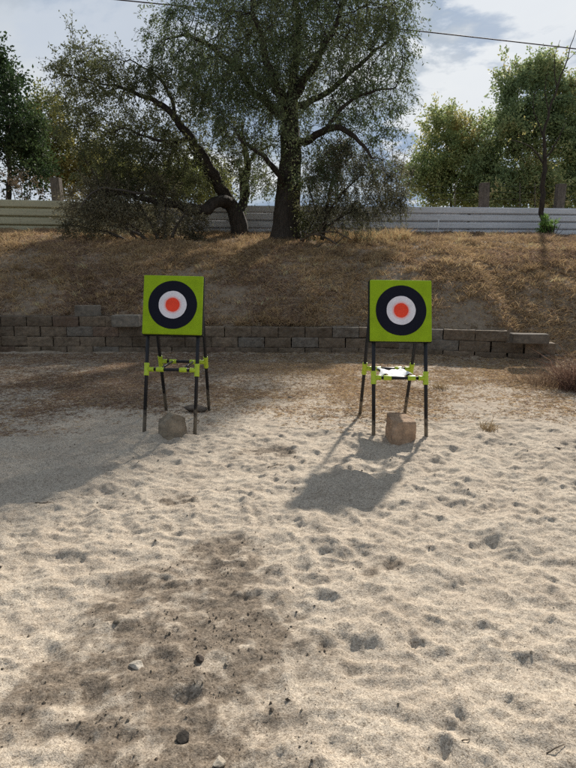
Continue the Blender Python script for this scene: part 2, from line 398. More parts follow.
def disc_bm(r, th, seg=72, wob=.0):
    bm = bmesh.new(); fr = []; bk = []
    for i in range(seg):
        a = 2*math.pi*i/seg
        rr = r*(1 + wob*(math.sin(a*5+1)+.7*math.sin(a*9+2.1)+.5*math.sin(a*17)))
        fr.append(bm.verts.new((rr*math.cos(a), -th, rr*math.sin(a)))); bk.append(bm.verts.new((rr*math.cos(a), .002, rr*math.sin(a))))
    bm.faces.new(fr)
    for i in range(seg):
        j = (i+1) % seg; bm.faces.new((fr[j], fr[i], bk[i], bk[j]))
    bmesh.ops.recalc_face_normals(bm, faces=bm.faces)
    return bm
GRP_STAND = 'axe throwing targets on the sand'
def make_stand():
    root = empty('target_stand')
    tag(root, 'lime and black bullseye target stand with a beige boulder between its front legs', 'target stand', GRP_STAND)
    H = 1.52; AP = .385; hw = .255; RD = 1.07
    def front(z): return AP*z/H
    def rear(z): return RD + (AP+.05-RD)*z/H
    for sx in (-1, 1):
        bm = bmesh.new(); tube_bm(bm, [(sx*hw, front(z), z) for z in (-.06, H*.5, H)], .0185, 14); bm_obj('leg', bm, M_pipe, root, True)
    for sx in (-1, 1):
        bm = bmesh.new(); tube_bm(bm, [(sx*hw, rear(z), z) for z in (-.06, H*.5, H)], .0185, 14); bm_obj('leg', bm, M_pipe, root, True)
    zf, zr = .635, .625
    for z, fy in ((zf, front(zf)), (zr, rear(zr))):
        bm = bmesh.new(); tube_bm(bm, [(-hw, fy, z), (0, fy, z), (hw, fy, z)], .0165, 12); bm_obj('crossbar', bm, M_pipe, root, True)
    for x in (-.12, .115):
        bm = bmesh.new(); tube_bm(bm, [(x, front(zf), zf), (x*.98, (front(zf)+rear(zr))/2, zf), (x*.96, rear(zr), zr)], .0135, 12); bm_obj('shelf_rail', bm, M_pipe, root, True)
    for fn, z, tilt in ((front, zf, 1), (rear, zr, -1)):
        for sx in (-1, 1):
            bm = bmesh.new()
            pts = [(sx*hw, fn(z+dz), z+dz) for dz in (-.062, -.058, -.03, .03, .058, .062)]
            tube_bm(bm, pts, [.027, .0275, .0255, .0255, .0275, .027], 14)
            tube_bm(bm, [(sx*hw, fn(z), z), (sx*(hw-.055), fn(z), z), (sx*(hw-.06), fn(z), z)], [.0235, .0235, .0255], 14)
            tube_bm(bm, [(sx*(hw-.06), fn(z), z), (sx*(hw-.072), fn(z), z)], .0262, 14)
            bm_obj('tee_connector', bm, M_tee, root, True)
        for x in (-.12, .115):
            bm = bmesh.new(); s = 1 if fn is front else .96; d = 1 if fn is front else -1
            tube_bm(bm, [(x*s-.038, fn(z), z), (x*s-.034, fn(z), z), (x*s+.034, fn(z), z), (x*s+.038, fn(z), z)], [.0235, .0245, .0245, .0235], 14)
            tube_bm(bm, [(x*s, fn(z), z), (x*s, fn(z)+d*.05, z)], .021, 14)
            bm_obj('tee_connector', bm, M_tee, root, True)
    # board, leaning back on the front legs
    a = math.atan2(AP, H); S = .60; T = .105
    rot = Matrix.Rotation(-a, 4, 'X'); cz = 1.285
    mat = Matrix.Translation((0, front(cz)-.075, cz)) @ rot
    bm = bmesh.new(); box_bm(bm, (0, .02, 0), (S, .04, S), .011, 3)
    bd = bm_obj('target_board', bm, M_lime, root, True); bd.matrix_local = mat
    bm = bmesh.new(); box_bm(bm, (0, .0225+.012+T/2-.01, 0), (S+.012, T-.03, S+.012), .008, 2); bm_obj('foam_backing', bm, M_edge, bd, True)
    bm = disc_bm(.246, .0025, 96, .002); bm_obj('black_ring', bm, M_black, bd)
    bm = disc_bm(.141, .005, 80, .004); bm_obj('white_ring', bm, M_white, bd)
    bm = disc_bm(.070, .0075, 60, .008); bm_obj('red_centre', bm, M_red, bd)
    bm = bmesh.new(); tube_bm(bm, [(-hw-.02, front(H)+.022, H-.01), (hw+.02, front(H)+.022, H-.01)], .0165, 12); bm_obj('top_bar', bm, M_pipe, root, True)
    return root
ls = make_stand()
gl = G(169.5, 434.5); gr = G(400, 441)
LX, LY = gl; RX, RY = gr
LZ = min(gz(LX-.25, LY), gz(LX+.25, LY)); RZ = min(gz(RX-.25, RY), gz(RX+.25, RY))
ls.location = (LX, LY, LZ)
RZ -= .085
ls.rotation_euler = (0, R(1.3), 0)
rs = dup(ls, (RX, RY, RZ), R(.5), 'lime and black bullseye target stand with a white cloth on its shelf rails')
rs.rotation_euler = (0, R(.7), R(.3))

# white cloth on the right stand
def cloth():
    n, mI = 30, 22
    u = np.linspace(-1, 1, n); v = np.linspace(0, 1, mI)
    U, Vv = np.meshgrid(u, v)
    w = .15 + .03*np.sin(Vv*5+1)
    X = U*w + .02*(fbm(U, Vv, 2, 3, 5)-.5) - .01
    Y = Vv*.46 + .05*(fbm(U, Vv, 1.6, 3, 8)-.5)
    rail = np.maximum(np.exp(-((X+.12)/.04)**2), np.exp(-((X-.115)/.04)**2))
    Z = -.028*(1-rail) + .036*(fbm(U*1.4, Vv*1.4, 2.2, 3, 15)-.4) + .02
    Z -= .05*np.clip(np.abs(U)-.85, 0, 1)*4*fbm(U, Vv, 3, 2, 4)
    idx = np.arange(n*mI).reshape(mI, n)
    Fq = np.stack([idx[:-1, :-1], idx[:-1, 1:], idx[1:, 1:], idx[1:, :-1]], -1).reshape(-1, 4)
    m = simple('white_cloth', (.74, .74, .74), (.84, .84, .84), 30, .85, .3, .003, .1)
    o = np_mesh('cloth', np.stack([X.ravel(), Y.ravel(), Z.ravel()], -1), Fq, m, smooth=True)
    md = o.modifiers.new('th', 'SOLIDIFY'); md.thickness = .004
    sb = o.modifiers.new('s', 'SUBSURF'); sb.levels = 1; sb.render_levels = 1
    o.location = (RX, RY+.20, RZ+.645)
    tag(o, 'small crumpled white cloth lying across the shelf rails', 'cloth')
cloth()

# ------------------------------------------------------------------ rocks
def rock(name, loc, dims, seed, col, label, cat, rz=0, cuts=14, group=None, rough=.035, sub=4, tiltx=0, planes=()):
    r = np.random.default_rng(seed)
    bm = bmesh.new(); bmesh.ops.create_icosphere(bm, subdivisions=sub, radius=1)
    V = np.array([v.co[:] for v in bm.verts])
    if len(planes): V *= 1.7
    for k in range(cuts+len(planes)):
        n = r.normal(size=3); n /= np.linalg.norm(n); d = r.uniform(.55, .86)
        if len(planes): d += .30
        if k < len(planes): n = np.array(planes[k][:3], float); n /= np.linalg.norm(n); d = planes[k][3]
        s = V@n - d
        V -= np.outer(np.clip(s, 0, None)*.96, n)
    for k, (f, a) in enumerate(((2.3, 1), (5, .5), (11, .5), (23, .34))):
        nn = vn(V[:, 0]*f+V[:, 2]*f*.7+5*k, V[:, 1]*f-V[:, 2]*f*.6, seed+k)+vn(V[:, 2]*f+9, V[:, 0]*f*.8+V[:, 1]*f*.5, seed+30+k)-1
        V *= (1+rough*a*2*nn)[:, None]
    mx = np.abs(V).max(0); V = V/mx*np.array(dims)/2
    Fc = np.array([[v.index for v in f.verts] for f in bm.faces]); bm.free()
    o = np_mesh(name, V, Fc, M_stone, smooth=False, col=np.tile(np.array(col), (len(V), 1)))
    o.location = loc; o.rotation_euler = (tiltx, 0, rz)
    tag(o, label, cat, group)
    return o
def at_ground(px, py):
    x, y = G(px, py); z = gz(x, y)
    k = (CAMZ-z)/CAMZ; x, y = x*k, y*k
    return x, y, gz(x, y)
x, y, z = at_ground(170, 439)
rock('boulder', (x, y+.12, z+.085), (.31, .27, .34), 3, (.27, .225, .17), 'rounded beige boulder between the front legs of a bullseye target', 'boulder', 0, 2, None, .02, 5, 0, [(-.5, -.15, .85, .62), (1, -.25, .12, .72), (-1, -.2, .05, .85), (.25, -1, .2, .70), (.3, .2, 1, .78), (0, 0, -1, .8), (0, 1, .1, .8), (-.6, -.8, .1, .80)])
x, y, z = at_ground(194, 413)
rock('flat_stone', (x, y+.08, z+.03), (.29, .2, .10), 8, (.13, .105, .085), 'flat dark stone lying behind the beige boulder near the rear legs', 'stone', .1, 8)
x, y, z = at_ground(404, 444.5)
rock('rock', (x, y+.12, z+.085), (.29, .26, .35), 15, (.40, .275, .185), 'blocky reddish brown rock under the target with white cloth', 'rock', .1, 1, None, .024, 5, 0, [(.03, -.12, 1, .62), (.05, -1, .12, .70), (1, -.05, .10, .74), (-1, 0, .0, .76), (0, 0, -1, .8), (0, 1, 0, .8), (.75, -.6, -.25, .86), (-.7, -.5, .5, .92), (.1, -.75, .7, .86)])
STN = [(137, 667, .055, (.5, .45, .38), 'pale flat pebble on the dark loam in the foreground sand'), (183, 735, .05, (.045, .038, .032), 'dark lumpy stone by a hollow at the bottom of the picture'),
       (200, 660, .035, (.07, .055, .045), 'small dark brown stone right of the pale flat pebble'), (117, 622, .028, (.20, .17, .13), 'tiny brown pebble uphill of the pale flat pebble'),
       (219, 765, .045, (.42, .37, .30), 'light stone at the bottom edge near the dark lumpy stone'), (557, 449, .05, (.06, .05, .04), 'small dark stone alone on the sunlit sand right of the targets'),
       (290, 398, .05, (.2, .17, .14), 'grey pebble on the litter between the two targets')]
for i, (px, py, s, c, lab) in enumerate(STN):
    x, y, z = at_ground(px, py)
    rock('pebble', (x, y, z+s*.12), (s*1.25, s, s*.62), 40+i, c, lab, 'pebble', i*1.1, 9, 'loose pebbles on the sand', .03, 3)

# soil crumbs on the loam
def crumbs():
    r = np.random.default_rng(5); n = 60000
    X = r.uniform(-2.0, 2.6, n); Y = r.uniform(1.4, 5.2, n)
    k = dirt_mask(X, Y)*.9*sstep(.42, .62, fbm(X, Y, 5, 4, 160, .6))+.02
    keep = r.random(n) < k*.8
    X, Y = X[keep], Y[keep]; n = len(X)
    Z = np.array([gz(a, b) for a, b in zip(X, Y)])
    s = np.clip(r.lognormal(math.log(.0024), .6, n), .0012, .010)
    base = np.array([(1, 0, 0), (-1, 0, 0), (0, 1, 0), (0, -1, 0), (0, 0, 1), (0, 0, -1)], float)
    Fb = np.array([(0, 2, 4), (2, 1, 4), (1, 3, 4), (3, 0, 4), (2, 0, 5), (1, 2, 5), (3, 1, 5), (0, 3, 5)])
    V = base[None]*s[:, None, None]*r.uniform(.6, 1.3, (n, 6, 1))
    th = r.uniform(0, 6.28, n); ca, sa = np.cos(th), np.sin(th)
    V = np.stack([V[..., 0]*ca[:, None]-V[..., 1]*sa[:, None], V[..., 0]*sa[:, None]+V[..., 1]*ca[:, None], V[..., 2]*.8], -1)
    V += np.stack([X, Y, Z+s*.3], -1)[:, None]
    Fc = (Fb[None]+np.arange(n)[:, None, None]*6).reshape(-1, 3)
    t = r.random(n)**.7; col = np.array((.14, .112, .085))[None]*(1-t[:, None]) + np.array((.30, .25, .19))[None]*t[:, None]**1.6
    o = np_mesh('soil_crumbs', V.reshape(-1, 3), Fc, M_stone, smooth=False, col=np.repeat(col, 6, 0))
    tag(o, 'dark crumbs of loam scattered over the sand', 'soil', kind='stuff')
crumbs()

# twigs lying on the sand
def twig(px, py, L, ang, lab, rad=.004):
    x, y, z = at_ground(px, py); pts = []
    ph = random.random()*6
    for i in range(7):
        s = (i/6-.5)*L
        xx = x+s*math.cos(ang)+.02*math.sin(i*1.3+ph)*L*3*.2; yy = y+s*math.sin(ang)+.03*math.sin(i*.9+ph)*L
        pts.append((xx, yy, gz(xx, yy)+rad*.9+.006*math.sin(i*.52)))
    bm = bmesh.new(); tube_bm(bm, pts, [rad*(1-.09*i) for i in range(7)], 6)
    if L > .1:
        p = Vector(pts[3]); tube_bm(bm, [p, p+Vector((math.cos(ang+.7), math.sin(ang+.7), .12))*L*.22], [rad*.7, rad*.4], 5)
    tag(bm_obj('twig', bm, M_twig, None, True), lab, 'twig', 'twigs on the sand')
twig(466, 742, .045, .6, 'short dark twig on the sand near the bottom right', .0025)
twig(556, 748, .075, .35, 'small curved twig at the bottom right corner', .0025)
twig(45, 503, .12, .3, 'dark twig on shaded sand at the left')
twig(276, 466, .14, .25, 'brown twig on the sand between the two targets')

# ------------------------------------------------------------------ retaining wall
def wall():
    root = empty('retaining_wall', (0, 11.4, 0))
    tag(root, 'low retaining wall of weathered grey concrete blocks along the bank', 'wall')
    r = np.random.default_rng(12)
    BW, BH, BD = .53, .2, .30
    def block(c, w, h, d, ang, seed):
        """split-faced block: fine grid on the front with rounded arrises"""
        nx_, nz_ = 22, 10
        u = np.linspace(-1, 1, nx_); v = np.linspace(-1, 1, nz_); U, Vv = np.meshgrid(u, v)
        e = np.maximum(np.abs(U)**7, np.abs(Vv)**5)
        jit = r.normal(0, .004)
        X = U*w/2; Z = Vv*h/2
        front_ = -d/2 + .009*e + .036*(fbm(U*w*.5+seed*3.7, Vv*h*.5, 9, 4, 3, .65)-.5) + jit
        X = X*(1 - .010*e) + .006*(vn(Vv*2+seed, U*0+1, 7)-.5); Z = Z*(1-.02*e) + .006*(vn(U*2+seed*2, Vv*0, 9)-.5)
        back = np.full_like(X, d/2)
        idx = np.arange(nx_*nz_).reshape(nz_, nx_)
        Vs = np.concatenate([np.stack([X, front_, Z], -1).reshape(-1, 3), np.stack([X, back, Z], -1).reshape(-1, 3)])
        q = np.stack([idx[:-1, :-1], idx[:-1, 1:], idx[1:, 1:], idx[1:, :-1]], -1).reshape(-1, 4)
        Q = [q]; o_ = nx_*nz_
        for loop in (idx[0, :], idx[-1, ::-1], idx[::-1, 0], idx[:, -1]):
            a_, b_ = loop[:-1], loop[1:]
            Q.append(np.stack([b_, a_, a_+o_, b_+o_], -1))
        ca, sa = math.cos(ang), math.sin(ang)
        W = np.stack([Vs[:, 0]*ca-Vs[:, 1]*sa, Vs[:, 0]*sa+Vs[:, 1]*ca, Vs[:, 2]], -1)+np.array(c)
        return W, np.concatenate(Q)
    k = 0
    for cidx in range(5):
        Vs = []; Fs = []; Cs = []; off = 0
        x = -8.4 + (BW/2 if cidx % 2 else 0)
        zc = -.12 + cidx*BH + BH/2
        zc = -.2 + cidx*BH + BH/2
        while x < 4.75:
            w = BW*r.uniform(.97, 1.0)
            xm = x+w/2
            lim = {0: 9, 1: 9, 2: 4.75, 3: 3.86, 4: -3.0}[cidx]
            if xm < lim:
                y = float(wall_y(xm)); ang = math.atan2(float(wall_y(xm+.1)-wall_y(xm-.1)), .2)
                Wv, Q = block((xm, y-.01+.018*cidx-11.4+r.normal(0, .006), zc+r.normal(0, .004)), w/math.cos(ang)-.002, BH-.002, BD, ang+r.normal(0, .012), k)
                t = r.random(); c = np.array((.172, .134, .097))*(.8+.4*t)
                if r.random() < .06: c = np.array((.17, .122, .09))*(.8+.4*t)
                if r.random() < .10: c = np.array((.185, .162, .135))
                Vs.append(Wv); Fs.append(Q+off); Cs.append(np.tile(c, (len(Wv), 1))); off += len(Wv); k += 1
            x += BW
        np_mesh('block_course', np.concatenate(Vs), np.concatenate(Fs), M_stone, root, False, np.concatenate(Cs))
wall()
def loose_block(px, py, D, d, rz, c, lab, bev=.012, name='concrete_block'):
    p = P(px, py, D)
    bm = bmesh.new(); box_bm(bm, (0, 0, 0), d, bev, 3)
    bmesh.ops.subdivide_edges(bm, edges=[e for e in bm.edges if e.calc_length() > .05], cuts=4, use_grid_fill=True)
    me = bpy.data.meshes.new(name); bm.to_mesh(me); bm.free()
    V = np.array([v.co[:] for v in me.vertices])
    V += .006*np.stack([vn(V[:, 1]*14, V[:, 2]*14+px, 1)-.5, vn(V[:, 0]*14, V[:, 2]*14+px, 2)-.5, vn(V[:, 0]*14, V[:, 1]*14+px, 3)-.5], -1)
    me.vertices.foreach_set('co', V.astype(np.float32).ravel())
    at = me.attributes.new('tint', 'FLOAT_COLOR', 'POINT')
    at.data.foreach_set('color', np.tile(np.array([*c, 1], np.float32), (len(V), 1)).ravel())
    me.materials.append(M_stone)
    o = link(bpy.data.objects.new(name, me)); o.location = p; o.rotation_euler = (R(random.uniform(-1.5, 1.5)), R(random.uniform(-2, 2)), rz)
    tag(o, lab, 'block', 'loose blocks on top of the wall'); return o
# they rest on the top course (0.80 high)
b1 = loose_block(88, 310, 11.72, (.50, .22, .21), R(16), (.18, .158, .13), 'grey concrete block sitting on top of the wall at the left'); b1.location.z = .80+.103
b2 = loose_block(127, 319, 11.48, (.54, .36, .24), R(2), (.20, .178, .148), 'pale-topped cap block at the step of the wall beside the left target', .035); b2.location.z = .60+.118
b3 = loose_block(529, 339, 10.2, (.60, .34, .17), R(-9), (.15, .128, .104), 'dark cap block at the right end of the wall among weeds', .02); b3.location.z = .50

# ------------------------------------------------------------------ fences
def metal(name, c1, c2, rough=.5):
    m, t, b = nt(name); co = objco(t)
    mp = N(t, 'ShaderNodeMapping'); mp.inputs['Scale'].default_value = (.35, 1, 6); t.links.new(co, mp.inputs[0])
    n = noise(t, mp.outputs[0], 3, 7, .65); f = noise(t, co, 26, 5, .7)
    c = ramp(t, n, [(.3, c1), (.7, c2)])
    c = mixc(t, 1, c, ramp(t, f, [(.28, (.72, .70, .66)), (.5, (1, 1, 1)), (.8, (1.06, 1.06, 1.06))]), 'MULTIPLY')
    mp2 = N(t, 'ShaderNodeMapping'); mp2.inputs['Scale'].default_value = (3.2, 1, .5); t.links.new(co, mp2.inputs[0])
    c = mixc(t, ramp(t, noise(t, mp2.outputs[0], 2.2, 7, .7), [(.60, (0, 0, 0)), (.76, (.55, .55, .55))]), c, (.20, .13, .085))
    t.links.new(c, b.inputs['Base Color']); b.inputs['Roughness'].default_value = rough
    return m
M_fw = metal('weathered_white_metal', (.50, .51, .53), (.68, .69, .71)); M_fo = metal('olive_metal', (.33, .31, .19), (.45, .42, .27))
M_wood = bark_mat('grey_post_wood', (.07, .058, .048), (.17, .145, .12))
def panel_fence(name, p0, p1, h0, h1, n, mat, lab):
    p0 = Vector(p0); p1 = Vector(p1)
    root = empty(name, p0); tag(root, lab, 'fence', 'metal panel fences along the bank top')
    d = p1-p0; L = d.length; segs = max(2, int(L/2.4))
    side = Vector((d.y, -d.x, 0)).normalized()      # towards the camera
    prof = [(-.03, -.06), (.03, -.06), (.10, -.05), (.16, .015), (.24, .034), (.40, .036), (.60, .034), (.80, .034), (.93, .030), (.985, .012), (1.0, -.06)]
    for i in range(n):
        V = []; Q = []
        NS = segs*6
        for s in range(NS+1):
            f = s/NS; b = d*f
            hh = h0+(h1-h0)*f; bz = hh/n
            lap = .005*math.sin(s*1.7+i)+.012*((int(f*segs)+i) % 2)
            for (pz, po) in prof:
                v = b + side*(po+lap) + Vector((0, 0, (i+pz)*bz+.004*math.sin(f*9+i)))
                V.append(v)
        k = len(prof)
        for s in range(NS):
            for j in range(k-1): Q.append((s*k+j, (s+1)*k+j, (s+1)*k+j+1, s*k+j+1))
        o = np_mesh('panel_rail', np.array([tuple(v) for v in V]), np.array(Q), mat, root, False)
        md = o.modifiers.new('th', 'SOLIDIFY'); md.thickness = .012; md.offset = -1
    for s in range(segs+1):
        f = s/segs; c = d*f - side*.06; hh = h0+(h1-h0)*f
        bm = bmesh.new(); box_bm(bm, (c.x, c.y, c.z+hh/2-.2), (.07, .07, hh+.36), .006); bm_obj('post', bm, M_wood, root)
    return root
def zz(px, py, D): return P(px, py, D).z
a = P(158, 236.5, 19.15); b = P(700, 238, 19.2)
panel_fence('white_fence', a, b, zz(158, 204.5, 19.15)-a.z, zz(700, 209.5, 19.2)-b.z, 4, M_fw, 'long whitish metal fence with four horizontal bands behind the thick trunk')
a = P(-80, 233, 19.0); b = P(156, 236, 19.12)
panel_fence('olive_fence', a, b, zz(-80, 197, 19.)-a.z, zz(156, 203.5, 19.12)-b.z, 4, M_fo, 'olive metal fence with horizontal bands at the far left behind the bush')
def wood_post(px, top, D, w, lab, bot=240):
    p = P(px, bot, D); t = P(px, top, D)
    bm = bmesh.new(); H = t.z-p.z
    box_bm(bm, (0, 0, H/2), (w, w*.8, H), .012, 2)
    bmesh.ops.subdivide_edges(bm, edges=[e for e in bm.edges if e.calc_length() > .5], cuts=8)
    for v in bm.verts: v.co.x += .012*math.sin(v.co.z*2.3+px); v.co.y += .01*math.sin(v.co.z*1.9+px)
    o = bm_obj('wooden_post', bm, M_wood, None); o.location = p; o.rotation_euler = (0, R(random.uniform(-1.5, 1.5)), R(random.uniform(-8, 8)))
    tag(o, lab, 'post', 'old wooden posts behind the fence')
wood_post(61, 178, 19.7, .30, 'grey wooden post above the olive fence at the left')
wood_post(244, 168, 19.7, .25, 'tall wooden post beside the forked trunk of the leaning tree')
wood_post(482, 183, 20.0, .30, 'brown wooden post standing over the white fence between the round trees')
wood_post(556, 184, 20.0, .28, 'brown wooden post over the white fence near the slender sapling')
def wire_fence():
    root = empty('wire_fence', P(350, 207, 20.0)); o0 = root.location.copy()
    tag(root, 'thin wire strands strung between the wooden posts above the white fence', 'wire fence')
    for k, y in enumerate((186, 192, 199)):
        bm = bmesh.new(); pts = []
        for i in range(30):
            px = 345+i*12; p = P(px, y+1.2*math.sin((px-345)/75*math.pi)**2, 20.05); pts.append(p-o0)
        tube_bm(bm, pts, .006, 5); bm_obj('wire', bm, M_pipe, root)
    for px in (455, 520, 535):
        p = P(px, 214, 20.05)-o0; q = P(px, 183, 20.05)-o0
        bm = bmesh.new(); tube_bm(bm, [p, q], .014, 6); bm_obj('stake', bm, M_wood, root)
wire_fence()
p = P(437, 238, 18.7); q = P(438, 219, 18.7)
bm = bmesh.new(); tube_bm(bm, [(0, 0, -.1), (.01, 0, (q.z-p.z)*.5), (.03, 0, q.z-p.z)], .018, 8)
o = bm_obj('marker_stake', bm, simple('pale_stake', (.6, .6, .58), (.72, .72, .7), 20, .6, .1), None, True); o.location = p
tag(o, 'thin pale stake upright in the grass before the white fence', 'stake')
# overhead cable
bm = bmesh.new(); pts = []
for px in range(-500, 1200, 50):
    t = px
    y = -11.5 + .0935*t + .0000195*t*t
    pts.append(P(px, y, 30 + (px-288)*.004))
o0 = pts[0].copy()
tube_bm(bm, [p-o0 for p in pts], .026, 6)
o = bm_obj('overhead_cable', bm, simple('cable', (.03, .018, .018), (.05, .03, .028), 10, .6, 0), None, True); o.location = o0
tag(o, 'single dark overhead cable crossing the sky behind the big tree', 'cable')

# ------------------------------------------------------------------ trees
def catmull(pts, n_per=6):
    pts = [np.array(p, float) for p in pts]
    P_ = [2*pts[0]-pts[1]] + pts + [2*pts[-1]-pts[-2]]
    out = []
    for i in range(1, len(P_)-2):
        p0, p1, p2, p3 = P_[i-1:i+3]
        for k in range(n_per):
            t = k/n_per
            out.append(.5*((2*p1)+(-p0+p2)*t+(2*p0-5*p1+4*p2-p3)*t*t+(-p0+3*p1-3*p2+p3)*t**3))
    out.append(pts[-1]); return out
class Tree:
    def __init__(s, seed): s.p = []; s.par = []; s.r = []; s.fix = []; s.rg = np.random.default_rng(seed)
    def limb(s, pts, attach=None, n_per=6):
        """pts: list of (px,py,D,radius)"""
        w = [np.array([*P(a, b, d), r]) for a, b, d, r in pts]
        c = catmull(w, n_per)
        ph = s.rg.uniform(0, 6, 3)
        for k, q in enumerate(c):
            am = min(.055, .3*q[3]+.02)*min(1, k/4)*min(1, np.linalg.norm(c[min(k+1, len(c)-1)][:3]-c[max(k-1, 0)][:3])/.45)
            q[:3] += am*np.array([math.sin(k*.9+ph[0])+.6*math.sin(k*2.1+ph[1]), math.sin(k*1.1+ph[2]), .7*math.sin(k*1.3+ph[1])])*(.35 if q[3] > .2 else 1)
        if attach is None: last = -1
        else: last = int(np.argmin(np.linalg.norm(np.array(s.p)-c[0][:3], axis=1))); c = c[1:]
        for q in c:
            s.p.append(q[:3]); s.par.append(last); s.r.append(max(q[3], .006)); s.fix.append(True); last = len(s.p)-1
    def blobs(s, B, dens):
        """B: list (px,py,D,rx_px,ry_px,depth_m[,w]) -> attraction points"""
        A = []
        for b in B:
            px, py, D, rx, ry, dp = b[:6]; w = b[6] if len(b) > 6 else 1
            c = np.array(P(px, py, D)); k = D/F
            rx, rz = rx*k, ry*k
            n = max(3, int(dens*w*rx*rz*dp*4.19))
            v = s.rg.normal(size=(n, 3)); v /= np.linalg.norm(v, axis=1)[:, None]; v *= (s.rg.random(n)**(1/2.2))[:, None]
            A.append(c+v*np.array([rx, dp, rz]))
        return np.concatenate(A)
    def grow(s, att, step=.2, kill=.4, infl=4, iters=90, grav=0, start_from=0):
        p = [np.array(q) for q in s.p]
        arr = np.array(p[start_from:]); 
        d = np.full(len(att), 1e9); nn = np.zeros(len(att), int)
        for i0 in range(0, len(arr), 200):
            dd = np.linalg.norm(att[:, None]-arr[None, i0:i0+200], axis=2); j = dd.argmin(1); m = dd[np.arange(len(att)), j]
            u = m < d; d[u] = m[u]; nn[u] = j[u]+i0+start_from
        alive = d > kill
        seen = set()
        for it in range(iters):
            ids = np.where(alive & (d < infl))[0]
            if len(ids) == 0: break
            newp = []; newpar = []
            order = ids[np.argsort(nn[ids], kind='stable')]; keys, st = np.unique(nn[order], return_index=True)
            for k, grp in zip(keys, np.split(order, st[1:])):
                v = att[grp]-p[k]; v /= (np.linalg.norm(v, axis=1)+1e-9)[:, None]
                dv = v.sum(0); 
                if np.linalg.norm(dv) < 1e-3: dv = v[0]
                dv = dv/np.linalg.norm(dv) + s.rg.normal(0, .16, 3) + np.array([0, 0, grav])
                q = p[k]+dv/np.linalg.norm(dv)*step
                key = (int(k), tuple(np.round(q/(.5*step)).astype(int)))
                if key in seen: q = q + s.rg.normal(0, .3*step, 3)
                seen.add(key)
                newp.append(q); newpar.append(int(k))
            base = len(p); p += newp; s.par += newpar; s.fix += [False]*len(newp); s.r += [0]*len(newp)
            na = np.array(newp); al = np.where(alive)[0]
            for i0 in range(0, len(na), 200):
                dd = np.linalg.norm(att[al][:, None]-na[None, i0:i0+200], axis=2); j = dd.argmin(1); m = dd[np.arange(len(al)), j]
                u = m < d[al]; d[al[u]] = m[u]; nn[al[u]] = j[u]+base+i0
            alive &= d > kill
        s.p = p
    def finish(s, tip=.006, ex=2.35):
        n = len(s.p); acc = np.zeros(n); s.kids = [[] for _ in range(n)]
        for i in range(n-1, -1, -1):
            if not s.fix[i]: s.r[i] = max(tip, acc[i]**(1/ex))
            pr = s.par[i]
            if pr >= 0: acc[pr] += s.r[i]**ex; s.kids[pr].append(i)
        for i in range(n):           # never thicker than parent
            pr = s.par[i]
            if pr >= 0 and not s.fix[i]: s.r[i] = min(s.r[i], s.r[pr]*.92)
        s.r = [max(r, tip*.6) for r in s.r]
    def wood(s, bark=.0):
        V = []; Q = []; off = 0; stack = [(i, -1) for i in range(len(s.p)) if s.par[i] < 0]
        while stack:
            i, pr = stack.pop(); ch = []; rr = []
            if pr >= 0: ch.append(s.p[pr]); rr.append(min(s.r[i]*1.15, s.r[pr]))
            while True:
                ch.append(s.p[i]); rr.append(s.r[i])
                k = sorted(s.kids[i], key=lambda q: -s.r[q])
                if not k: break
                for q in k[1:]: stack.append((q, i))
                i = k[0]
            if len(ch) < 2: continue
            big = max(rr); sides = 16 if big > .12 else 8 if big > .03 else 4
            v, q = tube(ch, rr, sides)
            v = np.array([tuple(a) for a in v])
            if big > .12:
                c = np.repeat(np.array([tuple(a) for a in ch]), sides, 0); dirv = v-c; L = np.linalg.norm(dirv, axis=1)[:, None]
                ang = np.tile(np.arange(sides), len(ch))
                nn = vn(ang*.9+np.repeat(np.arange(len(ch)), sides)*.12, v[:, 2]*1.5, 4)-.5
                v = c + dirv*(1+.28*nn[:, None])
            V.append(v); Q.append(np.array(q)+off); off += len(v)
        return np.concatenate(V), np.concatenate(Q)
    def tips(s):
        idx = [i for i in range(len(s.p)) if not s.fix[i] and s.r[i] < .03]
        pos = np.array([s.p[i] for i in idx]); dr = np.array([s.p[i]-s.p[s.par[i]] for i in idx]); dr /= np.linalg.norm(dr, axis=1)[:, None]+1e-9
        end = np.array([len(s.kids[i]) == 0 for i in idx])
        return pos, dr, end
def leaves(pos, axis, L, W, rg, spread=.9):
    n = len(pos)
    d = axis + rg.normal(0, spread, (n, 3)); d /= np.linalg.norm(d, axis=1)[:, None]+1e-9
    u = np.cross(d, rg.normal(size=(n, 3))); u /= np.linalg.norm(u, axis=1)[:, None]+1e-9
    l = L*rg.uniform(.6, 1.3, n)[:, None]; w = W*rg.uniform(.7, 1.25, n)[:, None]
    nn = np.cross(d, u)*w*.35
    V = np.stack([pos, pos+d*l*.5+u*w*.5+nn, pos+d*l, pos+d*l*.5-u*w*.5+nn], 1)
    Fq = np.arange(n*4).reshape(n, 4)
    return V.reshape(-1, 3), Fq
def tintcol(pos, cols, rg, sc=.9, k=.55, seed=1):
    """leaf colours that vary by spray and by leaf"""
    cols = np.array(cols); n = len(pos)
    f = fbm(pos[:, 0]+pos[:, 1]*.7, pos[:, 2]+pos[:, 1]*.4, sc, 3, seed)
    t = np.clip((f-.5)*2.2+.5, 0, 1)*k + rg.random(n)*(1-k)
    t = np.clip(t, 0, .999)*(len(cols)-1); i = t.astype(int); fr = (t-i)[:, None]
    return cols[i]*(1-fr)+cols[i+1]*fr
